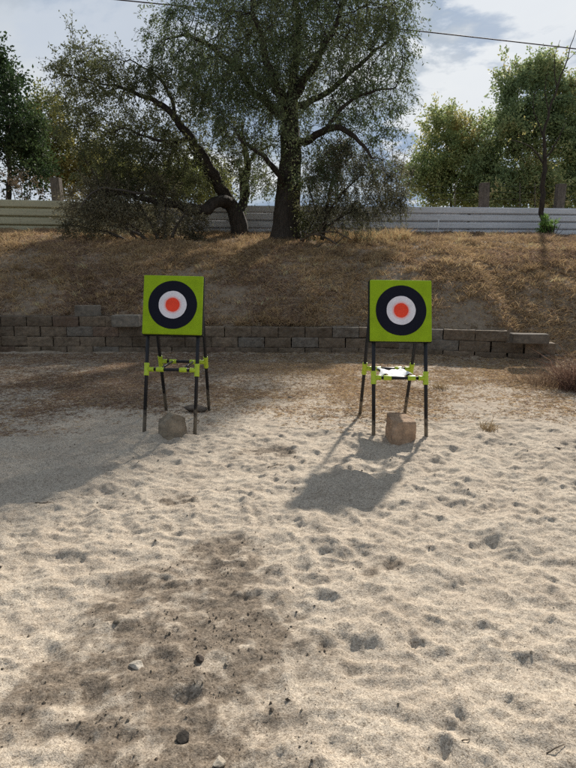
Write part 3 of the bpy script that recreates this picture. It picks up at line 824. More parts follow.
def foliage(T, per, twigs, tlen, droop, L, W, cols, nleaf, keepfn=None, scat=.05, csc=.9, seed=1, spread=.8):
    """side twigs from the branch ends with leaves along them -> leaf arrays and twig tubes"""
    rg = T.rg; pos, dr, end = T.tips()
    w = np.where(end, 1.0, per)
    cl = sstep(.33, .62, fbm(pos[:, 0]+.6*pos[:, 1], pos[:, 2]-.5*pos[:, 1], 1.25 if L < .12 else .7, 3, seed+200))
    cnt = rg.poisson(twigs*w*(.35+1.35*cl))
    if keepfn is not None: cnt = np.where(rg.random(len(pos)) < keepfn(pos), cnt, 0)
    P0 = np.repeat(pos, cnt, 0); D0 = np.repeat(dr, cnt, 0); n = len(P0)
    D0 = D0*.6 + rg.normal(0, .6, (n, 3)); D0 /= np.linalg.norm(D0, axis=1)[:, None]
    ln = tlen*rg.uniform(.35, 1.3, n)
    g = np.array([0, 0, -1.])
    K = 4; pts = [P0]; d = D0.copy()
    for k in range(K):
        d = d + g*droop*rg.uniform(.5, 1.4, n)[:, None]; d /= np.linalg.norm(d, axis=1)[:, None]
        pts.append(pts[-1]+d*(ln/K)[:, None])
    pts = np.stack(pts, 1)                      # n,K+1,3
    # twig ribbons: three-sided
    r = .0035
    a = np.cross(d, rg.normal(size=(n, 3))); a /= np.linalg.norm(a, axis=1)[:, None]; b = np.cross(d, a); b /= np.linalg.norm(b, axis=1)[:, None]
    ring = [a, -.5*a+.866*b, -.5*a-.866*b]
    TV = np.stack([np.stack([pts[:, k]+rv*r*(1.5-k*.28) for rv in ring], 1) for k in range(K+1)], 1)   # n,K+1,3,3
    TVf = TV.reshape(-1, 3); base = (np.arange(n)*(K+1)*3)[:, None, None, None]
    kk = np.arange(K)[None, :, None]*3; jj = np.arange(3)[None, None]
    q = np.stack([kk+jj, kk+(jj+1) % 3, kk+3+(jj+1) % 3, kk+3+jj], -1)
    TQ = (q+base).reshape(-1, 4)
    t = rg.uniform(.1, 1, (n, nleaf))*K; i = np.minimum(t.astype(int), K-1); f = (t-i)[..., None]
    ar = np.arange(n)[:, None]
    lp = pts[ar, i]*(1-f)+pts[ar, i+1]*f; ld = pts[ar, i+1]-pts[ar, i]; ld /= np.linalg.norm(ld, axis=2)[..., None]+1e-9
    lp = lp.reshape(-1, 3)+rg.normal(0, scat, (n*nleaf, 3)); ld = ld.reshape(-1, 3)
    LV, LQ = leaves(lp, ld, L, W, rg, spread)
    col = np.repeat(tintcol(lp, cols, rg, csc, .55, seed), 4, 0)
    return LV, LQ, col, TVf, TQ
def plant(name, base, label, cat, T, fol, wood_mat=M_bark, group=None, trunk='trunk', crown='crown', smooth=True):
    root = empty(name, base); tag(root, label, cat, group); b = np.array(base)
    V, Q = T.wood(); LV, LQ, col, TV, TQ = fol
    Vt = np.concatenate([V, TV])-b; Qt = np.concatenate([Q, TQ+len(V)])
    np_mesh(trunk, Vt, Qt, wood_mat, root, smooth)
    np_mesh(crown, LV-b, LQ, M_leaf, root, False, col)
    print(name, 'nodes', len(T.p), 'leaves', len(LQ), 'twigs', len(TQ)//12)
    return root

# big tree
OL = [(0.063, 0.087, 0.045), (0.101, 0.136, 0.061), (0.147, 0.179, 0.083), (0.192, 0.210, 0.103)]
T = Tree(3); D = 17.0
T.limb([(285, 250, D, .66), (285, 236, D, .47), (287, 210, D, .35), (290, 175, D, .31), (291, 145, D, .28), (290, 115, D, .22), (293, 90, D, .16), (296, 60, D, .11), (298, 30, D+.2, .10), (296, -10, D+.3, .07), (300, -50, D, .04)])
T.limb([(291, 125, D, .16), (282, 98, D-.3, .13), (270, 72, D-.6, .10), (262, 40, D-.8, .08), (252, 5, D-1, .05), (248, -40, D-1, .03)], 1)
T.limb([(290, 118, D, .13), (262, 100, D+.5, .10), (240, 72, D+.8, .09), (215, 50, D+1, .07), (188, 35, D+1.2, .04), (165, 40, D+1.3, .025)], 1)
T.limb([(292, 100, D, .13), (310, 72, D-.4, .10), (325, 45, D-.6, .08), (340, 15, D-.6, .055), (352, -25, D-.6, .03)], 1)
T.limb([(291, 145, D, .12), (308, 140, D-.6, .10), (325, 130, D-1, .085), (340, 128, D-1.2, .07), (358, 140, D-1.5, .05), (372, 158, D-1.7, .03)], 1)
T.limb([(292, 108, D, .10), (318, 98, D+.3, .08), (345, 78, D+.4, .065), (370, 55, D+.5, .045), (392, 38, D+.5, .025)], 1)
T.limb([(325, 130, D-1, .05), (345, 105, D-1, .045), (370, 92, D-1.2, .035), (395, 88, D-1.3, .02)], 1)
T.limb([(288, 190, D, .10), (272, 165, D-.8, .07), (255, 150, D-1.2, .05), (240, 140, D-1.5, .03)], 1)
att = T.blobs([(190, 45, D+1, 42, 36, 1.6), (172, 70, D+1, 26, 26, 1.2), (240, 15, D, 50, 40, 2.2), (300, -10, D, 60, 45, 2.6), (355, 5, D, 48, 40, 2.2), (385, 45, D, 30, 40, 1.7), (372, 85, D-.5, 40, 32, 1.7),
               (330, 75, D-.5, 45, 38, 2.2, .8), (270, 70, D, 50, 40, 2.4, .8), (225, 90, D, 40, 32, 1.8), (250, 125, D-.6, 38, 25, 1.4, .9), (340, 130, D-1.2, 48, 26, 1.4, .8), (375, 135, D-1.3, 30, 34, 1.1, .55), (300, -60, D, 80, 40, 2.6), (388, 15, D, 26, 36, 1.7, 1.3), (365, 40, D+.6, 34, 30, 1.6), (215, -25, D, 45, 35, 2), (262, 135, D-.8, 30, 30, 1.3, .9), (250, 165, D-.6, 22, 26, 1, .7), (305, 125, D-1, 30, 26, 1.3), (320, 165, D-1.2, 26, 26, 1, .8), (235, 110, D, 32, 24, 1.5), (300, 40, D, 50, 40, 2.4, .6)], 42)
T.grow(att, .17, .26, 5, 110)
T.finish(.0062)
def keep(pos):
    k = np.ones(len(pos))
    k[pos[:, 2] > 9.3] = .5
    k[(pos[:, 0] > 1.9) & (pos[:, 2] > 7.6)] = 1
    low = pos[:, 2] < 5.4
    k[(pos[:, 0] > .6) & (pos[:, 2] < 7.6)] = .72
    k[low & (pos[:, 0] > 1.3)] = .5
    return k
fol = foliage(T, .5, 2.3, .66, .50, .092, .031, OL, 15, keep, .04, .8, 3)
plant('big_tree', P(287, 246, D), 'tallest dark spreading tree with thick straight trunk and drooping twigs', 'tree', T, fol)

# weeping sprays under the right side of the big tree: part of a bare-twigged shrub
WEEP = [(.095, .10, .066), (.155, .155, .092), (.21, .20, .12)]
T = Tree(5); D = 16.4
T.limb([(322, 240, D, .06), (326, 215, D, .05), (330, 190, D, .04), (338, 165, D, .025)])
T.limb([(326, 215, D, .03), (345, 190, D-.2, .025), (362, 175, D-.2, .015)], 1)
T.limb([(324, 228, D, .03), (312, 200, D+.1, .025), (308, 175, D, .015)], 1)
T.limb([(324, 228, D, .03), (345, 215, D+.1, .022), (366, 205, D, .012)], 1)
T.grow(T.blobs([(340, 175, D, 34, 34, .8), (320, 205, D, 22, 28, .6), (378, 180, D, 30, 30, .8, .7), (352, 212, D, 30, 24, .6, .8), (395, 195, D, 16, 18, .6, .6)], 75), .15, .25, 4, 60)
T.finish(.004)
fol = foliage(T, .7, 6.5, .65, .5, .08, .025, WEEP, 13, None, .03, .9, 7)
plant('weeping_shrub', P(322, 242, D), 'loose weeping shrub of hanging twigs right of the thick trunk', 'shrub', T, fol, M_bark, None, 'stem', 'foliage')

# leaning tree at the left
OB = [(0.059, 0.074, 0.034), (0.101, 0.113, 0.048), (0.143, 0.156, 0.067), (0.194, 0.197, 0.087)]
T = Tree(11); D = 18.0
T.limb([(239, 243, D, .36), (239, 232, D, .28), (236, 215, D, .23), (230, 203, D, .20), (222, 190, D-.2, .17), (212, 172, D-.4, .15), (203, 157, D-.5, .14), (190, 138, D-.7, .12), (175, 118, D-.8, .10), (160, 104, D-.8, .08), (140, 95, D-.8, .055), (115, 85, D-.9, .03)])
T.limb([(238, 225, D, .18), (243, 205, D+.2, .13), (246, 180, D+.3, .11), (247, 158, D+.3, .09), (243, 140, D+.3, .06), (242, 120, D+.2, .03)], 1)
T.limb([(246, 165, D+.3, .06), (258, 152, D+.2, .045), (272, 145, D, .025)], 1)
T.limb([(230, 203, D, .19), (218, 201, D-.6, .18), (205, 210, D-1, .17), (192, 209, D-1.2, .14), (178, 205, D-1.3, .11), (160, 203, D-1.4, .09), (140, 198, D-1.5, .06), (122, 194, D-1.5, .045), (100, 190, D-1.6, .03)], 1)
T.limb([(222, 190, D-.2, .07), (210, 180, D+.2, .06), (200, 160, D+.6, .05), (190, 150, D+.8, .03)], 1)
T.limb([(190, 138, D-.7, .06), (172, 142, D-1, .05), (150, 138, D-1.1, .035), (125, 128, D-1.2, .02)], 1)
T.limb([(175, 118, D-.8, .06), (170, 95, D-.6, .045), (155, 75, D-.6, .03), (130, 60, D-.6, .018)], 1)
T.grow(T.blobs([(85, 85, D-.9, 36, 36, 1.2), (88, 55, D-.9, 16, 20, .7), (125, 88, D-.8, 42, 34, 1.5), (165, 105, D-.6, 36, 36, 1.5), (100, 130, D-1, 45, 28, 1.3), (150, 145, D-.8, 42, 32, 1.5), (195, 125, D-.3, 30, 34, 1.4),
                (228, 150, D+.1, 26, 30, 1.2, .7), (260, 160, D+.1, 20, 28, 1.0, .6), (115, 165, D-1.1, 46, 22, 1.2), (175, 175, D-.9, 36, 18, 1.1)], 42), .17, .26, 5, 110)
T.finish(.006)
fol = foliage(T, .5, 2.5, .58, .28, .09, .033, OB, 16, None, .04, .9, 13)
plant('leaning_tree', P(239, 241, D), 'forked leaning tree with a low limb bending left over the bush', 'tree', T, fol)

# slumped brush
BR = [(.08, .076, .046), (.13, .12, .07), (.18, .165, .10), (.235, .205, .13)]
T = Tree(17); D = 16.6
for k, (x0, x1, y1, dd) in enumerate([(150, 95, 205, .3), (140, 80, 190, -.3), (160, 125, 185, .2), (165, 165, 190, 0), (130, 70, 225, -.2), (170, 190, 205, -.2), (150, 110, 225, -.6)]):
    T.limb([(x0, 243, D, .05), ((x0*2+x1)/3, (486+y1)/3-4, D+dd*.5, .035), (x1, y1, D+dd, .012)])
T.limb([(192, 216, D+.4, .045), (160, 196, D, .04), (130, 192, D-.3, .035), (103, 188, D-.5, .028), (88, 197, D-.6, .02), (78, 212, D-.6, .01)])
T.grow(T.blobs([(88, 215, D, 30, 26, .9), (125, 210, D, 36, 28, 1.0), (160, 215, D, 34, 26, .9), (108, 190, D, 26, 16, .7), (150, 190, D, 30, 16, .7), (192, 222, D, 18, 18, .6, .7)], 75), .13, .2, 4, 60)
T.finish(.004)
fol = foliage(T, .55, 4.6, .42, .12, .085, .03, BR, 15, None, .04, 1.1, 19)
plant('brush', P(135, 243, D), 'tangled brownish bush slumped on the bank before the olive fence', 'bush', T, fol, M_bark2, None, 'stem', 'foliage')

# suckers at the trunk foot
GP = [(.07, .08, .03), (.11, .12, .045), (.16, .16, .06)]
T = Tree(23); D = 16.5
for x1, y1 in ((298, 195), (312, 185), (320, 205), (305, 178), (292, 212)):
    T.limb([(303, 243, D, .02), ((606+x1)/3, (486+y1)/3, D-.1, .015), (x1, y1, D-.2, .006)])
T.grow(T.blobs([(306, 205, D-.2, 17, 28, .4), (312, 228, D-.2, 16, 14, .4)], 70), .12, .2, 3, 40)
T.finish(.003)
fol = foliage(T, .6, 4, .3, .0, .07, .03, GP, 9, None, .03, 1.2, 29)
plant('sucker_shrub', P(303, 243, D), 'pale green leafy suckers at the foot of the thick trunk', 'shrub', T, fol, M_bark, None, 'stem', 'foliage')

# trees beyond the fence
def far_tree(name, seed, base, limbs, blobs, cols, lab, D, L, W, tw=4.6, nl=20, tl=.95, dens=17, step=.28, kill=.42, droop=.05):
    T = Tree(seed)
    for i, l in enumerate(limbs): T.limb([(a, b, D+dd, r*.62) for a, b, dd, r in l], None if i == 0 else 1)
    sub = []
    for a, b, dd, rx, ry, dp in blobs:
        sub.append((a, b, D+dd, rx*.62, ry*.62, dp*.7))
        for k in range(9):
            th = T.rg.uniform(0, 6.283); q = T.rg.uniform(.55, 1.05); e = T.rg.uniform(.22, .42)
            sub.append((a+rx*q*math.cos(th), b+ry*q*math.sin(th)*.95, D+dd+T.rg.uniform(-dp, dp)*.8, rx*e, ry*e, dp*.4))
    T.grow(T.blobs(sub, dens*1.15), step, kill, 8, 80)
    T.finish(.009)
    fol = foliage(T, .6, tw, tl, droop, L, W, cols, nl, None, .10, .5, seed)
    plant(name, P(base[0], base[1], D), lab, 'tree', T, fol, M_bark, 'trees beyond the fence')
YG = [(0.175, 0.241, 0.098), (0.278, 0.339, 0.131), (0.420, 0.419, 0.175), (0.662, 0.531, 0.244)]  # haze painted into the yellow-green leaf tones: lightened and less saturated
DG = [(0.023, 0.043, 0.018), (0.036, 0.061, 0.023), (0.054, 0.082, 0.031), (0.076, 0.102, 0.038)]
MG = [(0.152, 0.214, 0.104), (0.229, 0.302, 0.140), (0.343, 0.391, 0.170), (0.650, 0.532, 0.284)]  # green leaf tones paled as well, to put haze into the colour
far_tree('round_tree', 31, (452, 250), [[(452, 250, 0, .16), (452, 215, 0, .14), (450, 180, 0, .11), (447, 150, 0, .06)], [(451, 195, 0, .08), (475, 165, .3, .06), (488, 140, .4, .03)], [(451, 200, 0, .07), (430, 175, -.2, .05), (424, 155, -.3, .03)]],
         [(450, 150, 0, 30, 34, 1.8), (425, 165, 0, 18, 26, 1.2), (475, 155, 0, 26, 36, 1.6), (450, 185, 0, 38, 18, 1.6), (455, 125, 0, 14, 14, .8), (445, 200, 0, 30, 10, 1.4), (480, 195, .4, 26, 12, 1.2), (480, 125, 0, 16, 14, .8), (432, 138, 0, 14, 14, .8)], YG, 'rounded yellow green tree beyond the white fence', 35, .18, .095)
far_tree('tall_tree', 37, (535, 250), [[(535, 250, 0, .2), (536, 210, 0, .18), (537, 160, 0, .15), (535, 115, 0, .1), (530, 85, 0, .05)], [(536, 170, 0, .1), (560, 130, .3, .08), (572, 100, .4, .04)], [(536, 180, 0, .1), (510, 140, -.2, .07), (505, 110, -.3, .03)]],
         [(535, 110, 0, 34, 36, 2.0), (515, 90, 0, 18, 26, 1.2), (560, 100, 0, 26, 32, 1.6), (590, 125, 0, 30, 45, 1.8), (520, 145, 0, 28, 34, 1.8), (555, 160, 0, 36, 36, 1.8), (530, 185, 0, 40, 20, 1.6), (520, 202, 0, 40, 10, 1.4), (575, 195, 0, 34, 16, 1.4), (495, 165, .5, 22, 26, 1.2), (535, 72, 0, 14, 12, .8), (508, 72, 0, 9, 11, .6)], MG, 'tall green tree beyond the white fence at the right edge', 33, .18, .095)
far_tree('dark_tree', 41, (8, 250), [[(8, 250, 0, .2), (8, 210, 0, .18), (9, 160, 0, .14), (6, 110, 0, .09), (2, 75, 0, .04)], [(9, 165, 0, .09), (28, 135, .3, .06), (36, 120, .4, .03)], [(9, 150, 0, .09), (-15, 120, -.2, .06), (-22, 100, -.3, .03)]],
         [(5, 75, 0, 12, 20, .9), (6, 110, 0, 24, 24, 1.6), (25, 140, 0, 26, 24, 1.6), (-5, 150, 0, 36, 34, 2.0), (25, 172, 0, 32, 20, 1.5), (-35, 120, 0, 28, 34, 1.8)], DG, 'dark glossy green tree beyond the olive fence at left edge', 26, .16, .095, tw=4.0)
far_tree('yellowing_tree', 43, (58, 250), [[(58, 250, 0, .15), (58, 205, 0, .13), (56, 165, 0, .1), (52, 125, 0, .05)], [(57, 175, 0, .08), (75, 150, .3, .05), (90, 140, .4, .03)]],
         [(50, 120, 0, 18, 26, 1.4), (48, 155, 0, 26, 26, 1.5), (75, 165, 0, 30, 26, 1.5), (100, 175, 0, 30, 22, 1.4), (130, 180, 0, 26, 18, 1.2)], [(.10, .125, .035), (.18, .19, .055), (.28, .25, .075), (.36, .28, .1)], 'yellowing tree between the dark tree and the leaning tree', 30, .15, .085)
far_tree('pale_tree', 47, (200, 250), [[(200, 250, 0, .15), (200, 210, 0, .13), (198, 180, 0, .1), (195, 155, 0, .05)], [(199, 190, 0, .07), (215, 170, .3, .04)]],
         [(195, 180, 0, 26, 20, 1.5), (165, 185, 0, 24, 18, 1.4), (215, 190, 0, 14, 16, 1.0)], [(.12, .15, .035), (.20, .22, .06), (.28, .27, .09)], 'sunlit yellow green tree seen low behind the leaning tree', 32, .15, .085)
# bare shrub behind the fence, brown vines on the left fence
T = Tree(53); D = 21.5
for x1, y1 in ((365, 150), (380, 140), (392, 148), (405, 150), (372, 175), (415, 165), (398, 175)):
    T.limb([(390, 246, D, .04), ((780+x1)/3, (470+y1)/3, D, .028), (x1, y1, D, .008)])
T.grow(T.blobs([(385, 165, D, 30, 28, .9), (400, 180, D, 20, 20, .8)], 16), .16, .3, 4, 50)
T.finish(.006)
fol = foliage(T, .3, 2.2, .6, -.1, .07, .025, [(.08, .08, .05), (.12, .11, .07), (.15, .13, .09)], 3, None, .03, .9, 53)
plant('bare_shrub', P(390, 246, D), 'nearly bare twiggy shrub behind the white fence beside the round tree', 'shrub', T, fol, M_bark2, None, 'stem', 'foliage')
T = Tree(57); D = 20.6
for x1, y1 in ((10, 178), (22, 168), (35, 175), (0, 185), (45, 185), (28, 182)):
    T.limb([(22, 240, D, .03), ((44+x1)/3, (460+y1)/3, D, .02), (x1, y1, D, .006)])
T.grow(T.blobs([(20, 183, D, 30, 14, .7), (-8, 186, D, 20, 12, .7)], 30), .15, .26, 4, 40)
T.finish(.004)
fol = foliage(T, .4, 2.6, .4, .1, .08, .03, [(.09, .065, .04), (.14, .10, .06), (.19, .14, .085)], 6, None, .04, 1, 57)
plant('dry_vine', P(22, 240, D), 'brown dried vine heaped over the olive fence at the far left', 'vine', T, fol, M_bark2, None, 'stem', 'foliage')

# slender sapling with yellow leaves
T = Tree(61); D = 18.5
T.limb([(543, 242, D, .09), (543, 225, D, .085), (542, 200, D, .08), (544, 175, D, .07), (545, 155, D, .055), (544, 135, D, .045), (549, 112, D, .035), (557, 88, D, .026), (566, 62, D, .018), (576, 30, D, .008)])
T.limb([(544, 160, D, .035), (552, 150, D-.1, .025), (560, 135, D-.2, .015), (566, 122, D-.2, .008)], 1)
T.limb([(544, 165, D, .03), (534, 150, D+.1, .022), (520, 142, D+.1, .012), (508, 140, D+.1, .006)], 1)
T.limb([(544, 140, D, .025), (538, 122, D+.1, .02), (533, 105, D+.1, .012), (538, 85, D+.1, .006)], 1)
T.limb([(549, 112, D, .02), (545, 92, D, .014), (548, 70, D, .006)], 1)
T.limb([(557, 88, D, .018), (554, 62, D, .012), (560, 40, D, .005)], 1)
T.limb([(566, 62, D, .012), (576, 52, D, .008), (586, 45, D, .004)], 1)
T.grow(T.blobs([(515, 146, D, 16, 8, .3), (545, 152, D, 16, 10, .35), (530, 125, D, 12, 12, .3), (550, 120, D, 14, 14, .3), (512, 163, D, 8, 7, .3)], 110), .14, .26, 3, 30)
T.finish(.004)
fol = foliage(T, .35, .45, .24, .1, .09, .055, [(.16, .17, .06), (.26, .25, .09), (.36, .32, .12)], 4, lambda p: np.where(p[:, 2] < P(0, 118, 18.5).z, 1., .04), .05, 1, 61)
plant('sapling', P(543, 240, D), 'slender sapling with few yellow leaves and bare upper twigs before the white fence', 'sapling', T, fol, M_bark)

# ------------------------------------------------------------------ low plants on the bank
def blades(X, Y, Z, n_per, L, W, lean, cols, rg, up=1.0, downhill=.0, sc=.6, seed=3, spread=.03):
    X = np.repeat(X, n_per); Y = np.repeat(Y, n_per); Z = np.repeat(Z, n_per); L = np.repeat(L, n_per); n = len(X)
    X = X+rg.normal(0, spread, n); Y = Y+rg.normal(0, spread, n)
    a = rg.uniform(0, 2*math.pi, n); le = lean*rg.uniform(.3, 1.5, n)
    d = np.stack([np.cos(a)*le, np.sin(a)*le-downhill*rg.uniform(0, 1, n), np.full(n, up)], -1); d /= np.linalg.norm(d, axis=1)[:, None]
    d2 = d+np.stack([np.cos(a)*le*.7, np.sin(a)*le*.7-downhill*.6, -.45*np.ones(n)], -1); d2 /= np.linalg.norm(d2, axis=1)[:, None]
    l = (L*rg.uniform(.5, 1.25, n))[:, None]; w = (W*rg.uniform(.6, 1.3, n))[:, None]
    s = np.cross(d, rg.normal(size=(n, 3))); s /= np.linalg.norm(s, axis=1)[:, None]
    b = np.stack([X, Y, Z], -1); m = b+d*l*.55; t = m+d2*l*.45
    V = np.stack([b-s*w*.5, b+s*w*.5, m+s*w*.4, t, m-s*w*.4], 1)
    i = np.arange(n)*5
    F1 = np.stack([i, i+1, i+2, i+4], -1); F2 = np.stack([i+4, i+2, i+3, i+3], -1)
    return V, n
def blade_obj(name, parts, lab, cat, kind='stuff'):
    Vs = []; Cs = []
    for V, c in parts: Vs.append(V); Cs.append(c)
    V = np.concatenate(Vs); c = np.concatenate(Cs); n = len(V)
    i = np.arange(n)*5
    tris = np.concatenate([np.stack([i, i+1, i+2], -1), np.stack([i, i+2, i+4], -1), np.stack([i+4, i+2, i+3], -1)])
    o = np_mesh(name, V.reshape(-1, 3), tris, M_grass, None, False, np.repeat(c, 5, 0))
    tag(o, lab, cat, kind=kind); print(name, n); return o
STRAW = np.array([(0.199, 0.136, 0.078), (0.359, 0.252, 0.137), (0.532, 0.378, 0.206), (0.693, 0.503, 0.285)]); RUST = np.array([(0.133, 0.082, 0.058), (0.239, 0.154, 0.106), (0.345, 0.237, 0.169), (0.466, 0.339, 0.251)])
def mixcols(X, Y, rg, wr):
    t = rg.random(len(X)); t = np.clip(t*.7+.55*(fbm(X, Y, 1.2, 3, 17)-.25), 0, .999)*3; i = t.astype(int); f = (t-i)[:, None]
    a = STRAW[i]*(1-f)+STRAW[i+1]*f; b = RUST[i]*(1-f)+RUST[i+1]*f
    k = (rg.random(len(X)) < wr)[:, None]
    return np.where(k, b, a)
def bank_grass():
    rg = np.random.default_rng(77); parts = []
    n = 90000
    Y = rg.uniform(10.2, 19.6, n); X = rg.uniform(-1, 1, n)*(Y*.60+.6)
    s = Y-wall_y(X)
    dens = fbm(X, Y, .9, 5, 123, .6); patch = sstep(.36, .58, dens+.10*sstep(2.5, -3, X) - .03)
    patch = np.maximum(patch, .9*sstep(2.4, .6, s)*sstep(3.4, 2.6, X)*sstep(.30, .42, dens)); keep = (s > .17) & (rg.random(n) < (.26+.74*patch))
    keep |= (X > 4.6) & (s > -1.4) & (rg.random(n) < .8)
    X, Y, dens = X[keep], Y[keep], dens[keep]
    Z = height(X, Y)
    L = .09+.11*sstep(.4, .7, dens)*rg.random(len(X)) + .06*sstep(16.5, 19, Y)
    V, m = blades(X, Y, Z, 4, L, .011, 1.25, None, rg, .75, .5)
    Xr, Yr = np.repeat(X, 4), np.repeat(Y, 4)
    wr = np.clip(.22 + .55*sstep(16, 18.5, Yr)*sstep(1.5, 4, Xr) + .45*sstep(.52, .66, fbm(Xr, Yr, .5, 3, 140)), 0, .9)
    parts.append((V, mixcols(Xr, Yr, rg, wr)))
    # golden tufts
    k = 950; Y = rg.uniform(11.8, 19, k); X = rg.uniform(-1, 1, k)*(Y*.56); Z = height(X, Y)
    V, m = blades(X, Y, Z, 34, rg.uniform(.09, .24, k), .009, .75, None, rg, 1., .25, spread=.07)
    c = mixcols(np.repeat(X, 34), np.repeat(Y, 34), rg, .08)*np.repeat(rg.uniform(.55, 1.4, k), 34)[:, None]
    parts.append((V, np.clip(c, 0, .6)))
    # grass hanging over the top course of the wall
    k = 900; X = rg.uniform(-7.5, 4.2, k); Y = wall_y(X)+rg.uniform(.15, .34, k); Z = height(X, Y)
    sel = rg.random(k) < sstep(.42, .6, fbm(X, Y*0, .9, 3, 171)); X, Y, Z = X[sel], Y[sel], Z[sel]; k = len(X)
    V, m = blades(X, Y, Z, 16, rg.uniform(.10, .26, k), .008, .7, None, rg, .6, .9, spread=.05)
    parts.append((V, mixcols(np.repeat(X, 16), np.repeat(Y, 16), rg, .25)))
    # gold fringe near the big tree's right foot
    k = 160; X = rg.uniform(.9, 3.6, k); Y = rg.uniform(16.3, 18.6, k); Z = height(X, Y)
    V, m = blades(X, Y, Z, 40, rg.uniform(.2, .42, k), .010, .6, None, rg, 1., .2, spread=.08)
    parts.append((V, np.clip(mixcols(np.repeat(X, 40), np.repeat(Y, 40), rg, .05)*1.25, 0, .6)))
    blade_obj('dry_grass', parts, 'matted dry straw and rust coloured grass covering the bank', 'grass')
bank_grass()
def yard_litter():
    rg = np.random.default_rng(99); n = 190000
    Y = rg.uniform(5.4, 11.4, n); X = rg.uniform(-1, 1, n)*(Y*.58+.4)
    s = Y-wall_y(X)
    d = fbm(X, Y, .8, 5, 150, .6)
    k = .75*sstep(5.6, 9.2, Y+3.0*(d-.5)+.45*np.clip(-X-.8, 0, 2.5))*(.3+.7*sstep(.38, .58, d)); k = np.maximum(k, .9*sstep(-.9, -.3, s))
    keep = (s < -.12) & (rg.random(n) < k)
    X, Y = X[keep], Y[keep]; Z = height(X, Y)+.004
    V, m = blades(X, Y, Z, 2, np.full(len(X), .06), .006, 2.0, None, rg, .22, 0)
    Xr, Yr = np.repeat(X, 2), np.repeat(Y, 2)
    wr = np.clip(.35+.4*sstep(.5, -2, Xr), 0, .9)
    parts = [(V, mixcols(Xr, Yr, rg, wr))]
    blade_obj('straw_litter', parts, 'dry straw and leaf litter strewn over the yard before the wall', 'litter')
yard_litter()
def tuft(px, py, D, n, L, cols, lab, cat, name, lean=.7, W=.009, spread=.06, onground=True, group=None, up=1.):
    if onground is True: x, y, z = at_ground(px, py)
    else:
        p = P(px, py, D); x, y = p.x, p.y; z = float(height(np.array([x]), np.array([y]))[0])
    rg = np.random.default_rng(int(px*7+py)); o1 = np.zeros(1)
    V, m = blades(o1, o1, o1-.01, n, np.full(1, L), W, lean, None, rg, up, 0, spread=spread)
    c = np.array(cols); t = rg.random(n)[:, None]; col = c[0]*(1-t)+c[1]*t
    i = np.arange(n)*5
    tris = np.concatenate([np.stack([i, i+1, i+2], -1), np.stack([i, i+2, i+4], -1), np.stack([i+4, i+2, i+3], -1)])
    o = np_mesh(name, V.reshape(-1, 3), tris, M_grass, None, False, np.repeat(col, 5, 0)); o.location = (x, y, z)
    tag(o, lab, cat, group)
T = Tree(71); D = 18.2
for x1, y1 in ((551, 217), (545, 219), (557, 218), (541, 225), (561, 224), (549, 222), (555, 223), (539, 231), (563, 230)):
    T.limb([(551, 241, D, .014), ((551*2+x1)/3, (241*2+y1)/3, D-.05, .012), (x1, y1, D+random.uniform(-.25, .15), .006)], None, 5)
for k in range(len(T.p)): T.fix[k] = True
T.grow(T.blobs([(551, 227, D, 10, 10, .28)], 420), .07, .10, 3, 30); T.finish(.004)
fol = foliage(T, .9, 3.0, .14, -.1, .15, .022, [(.09, .17, .035), (.17, .29, .07), (.24, .36, .10)], 12, None, .015, 2, 71, .45)
plant('green_seedling', P(551, 241, D), 'small bright green bushy seedling at the foot of the slender sapling', 'plant', T, fol, M_bark, None, 'stem', 'foliage')
tuft(574, 390, 0, 420, .72, [(.10, .055, .04), (.24, .15, .11)], 'rust brown dry weed clump at the right edge of the yard', 'weed', 'dry_weed', .8, .007, .13)
tuft(548, 385, 0, 300, .34, [(.13, .085, .055), (.30, .21, .14)], 'low dry weed tuft below the dark cap block', 'weed', 'dry_weed', .9, .008, .2)
tuft(487, 430, 0, 90, .16, [(.22, .16, .09), (.36, .27, .16)], 'sparse straw tuft on the sand right of the cloth-draped target', 'weed', 'dry_weed', .9, .006, .05)
tuft(440, 388, 0, 140, .15, [(.24, .17, .09), (.42, .31, .17)], 'golden grass tuft behind the cloth-draped target', 'weed', 'dry_weed', .9, .006, .06)

# dead branches at the foot of the big tree
def dead(pts, r, lab):
    w = [P(*p[:3]) for p in pts]; o0 = w[0].copy()
    c = catmull([tuple(v-o0) for v in w], 5)
    bm = bmesh.new(); tube_bm(bm, [tuple(v) for v in c], [r*(1-.75*i/len(c)) for i in range(len(c))], 7)
    for i in range(3, len(c)-1, 3):
        v = Vector(c[i]); d = Vector((random.uniform(-.5, .6), random.uniform(-.4, .1), random.uniform(.1, .5)))
        tube_bm(bm, [v, v+d*.5, v+d*.9+Vector((.05, 0, .05))], [r*.45, r*.3, r*.15], 5)
    o = bm_obj('dead_branch', bm, M_twig, None, True); o.location = o0
    tag(o, lab, 'branch', 'fallen branches by the big tree')
dead([(300, 240, 16.3, 0), (315, 234, 16.2, 0), (330, 240, 15.9, 0), (345, 250, 15.4, 0)], .05, 'grey fallen branch sloping down right from the thick trunk')
dead([(292, 246, 16.2, 0), (312, 246, 15.9, 0), (335, 254, 15.3, 0)], .04, 'lower fallen branch lying in grass under the thick trunk')
dead([(318, 233, 16.3, 0), (335, 232, 16.2, 0), (352, 240, 16, 0)], .03, 'thin fallen branch beside golden grass right of the trunk')

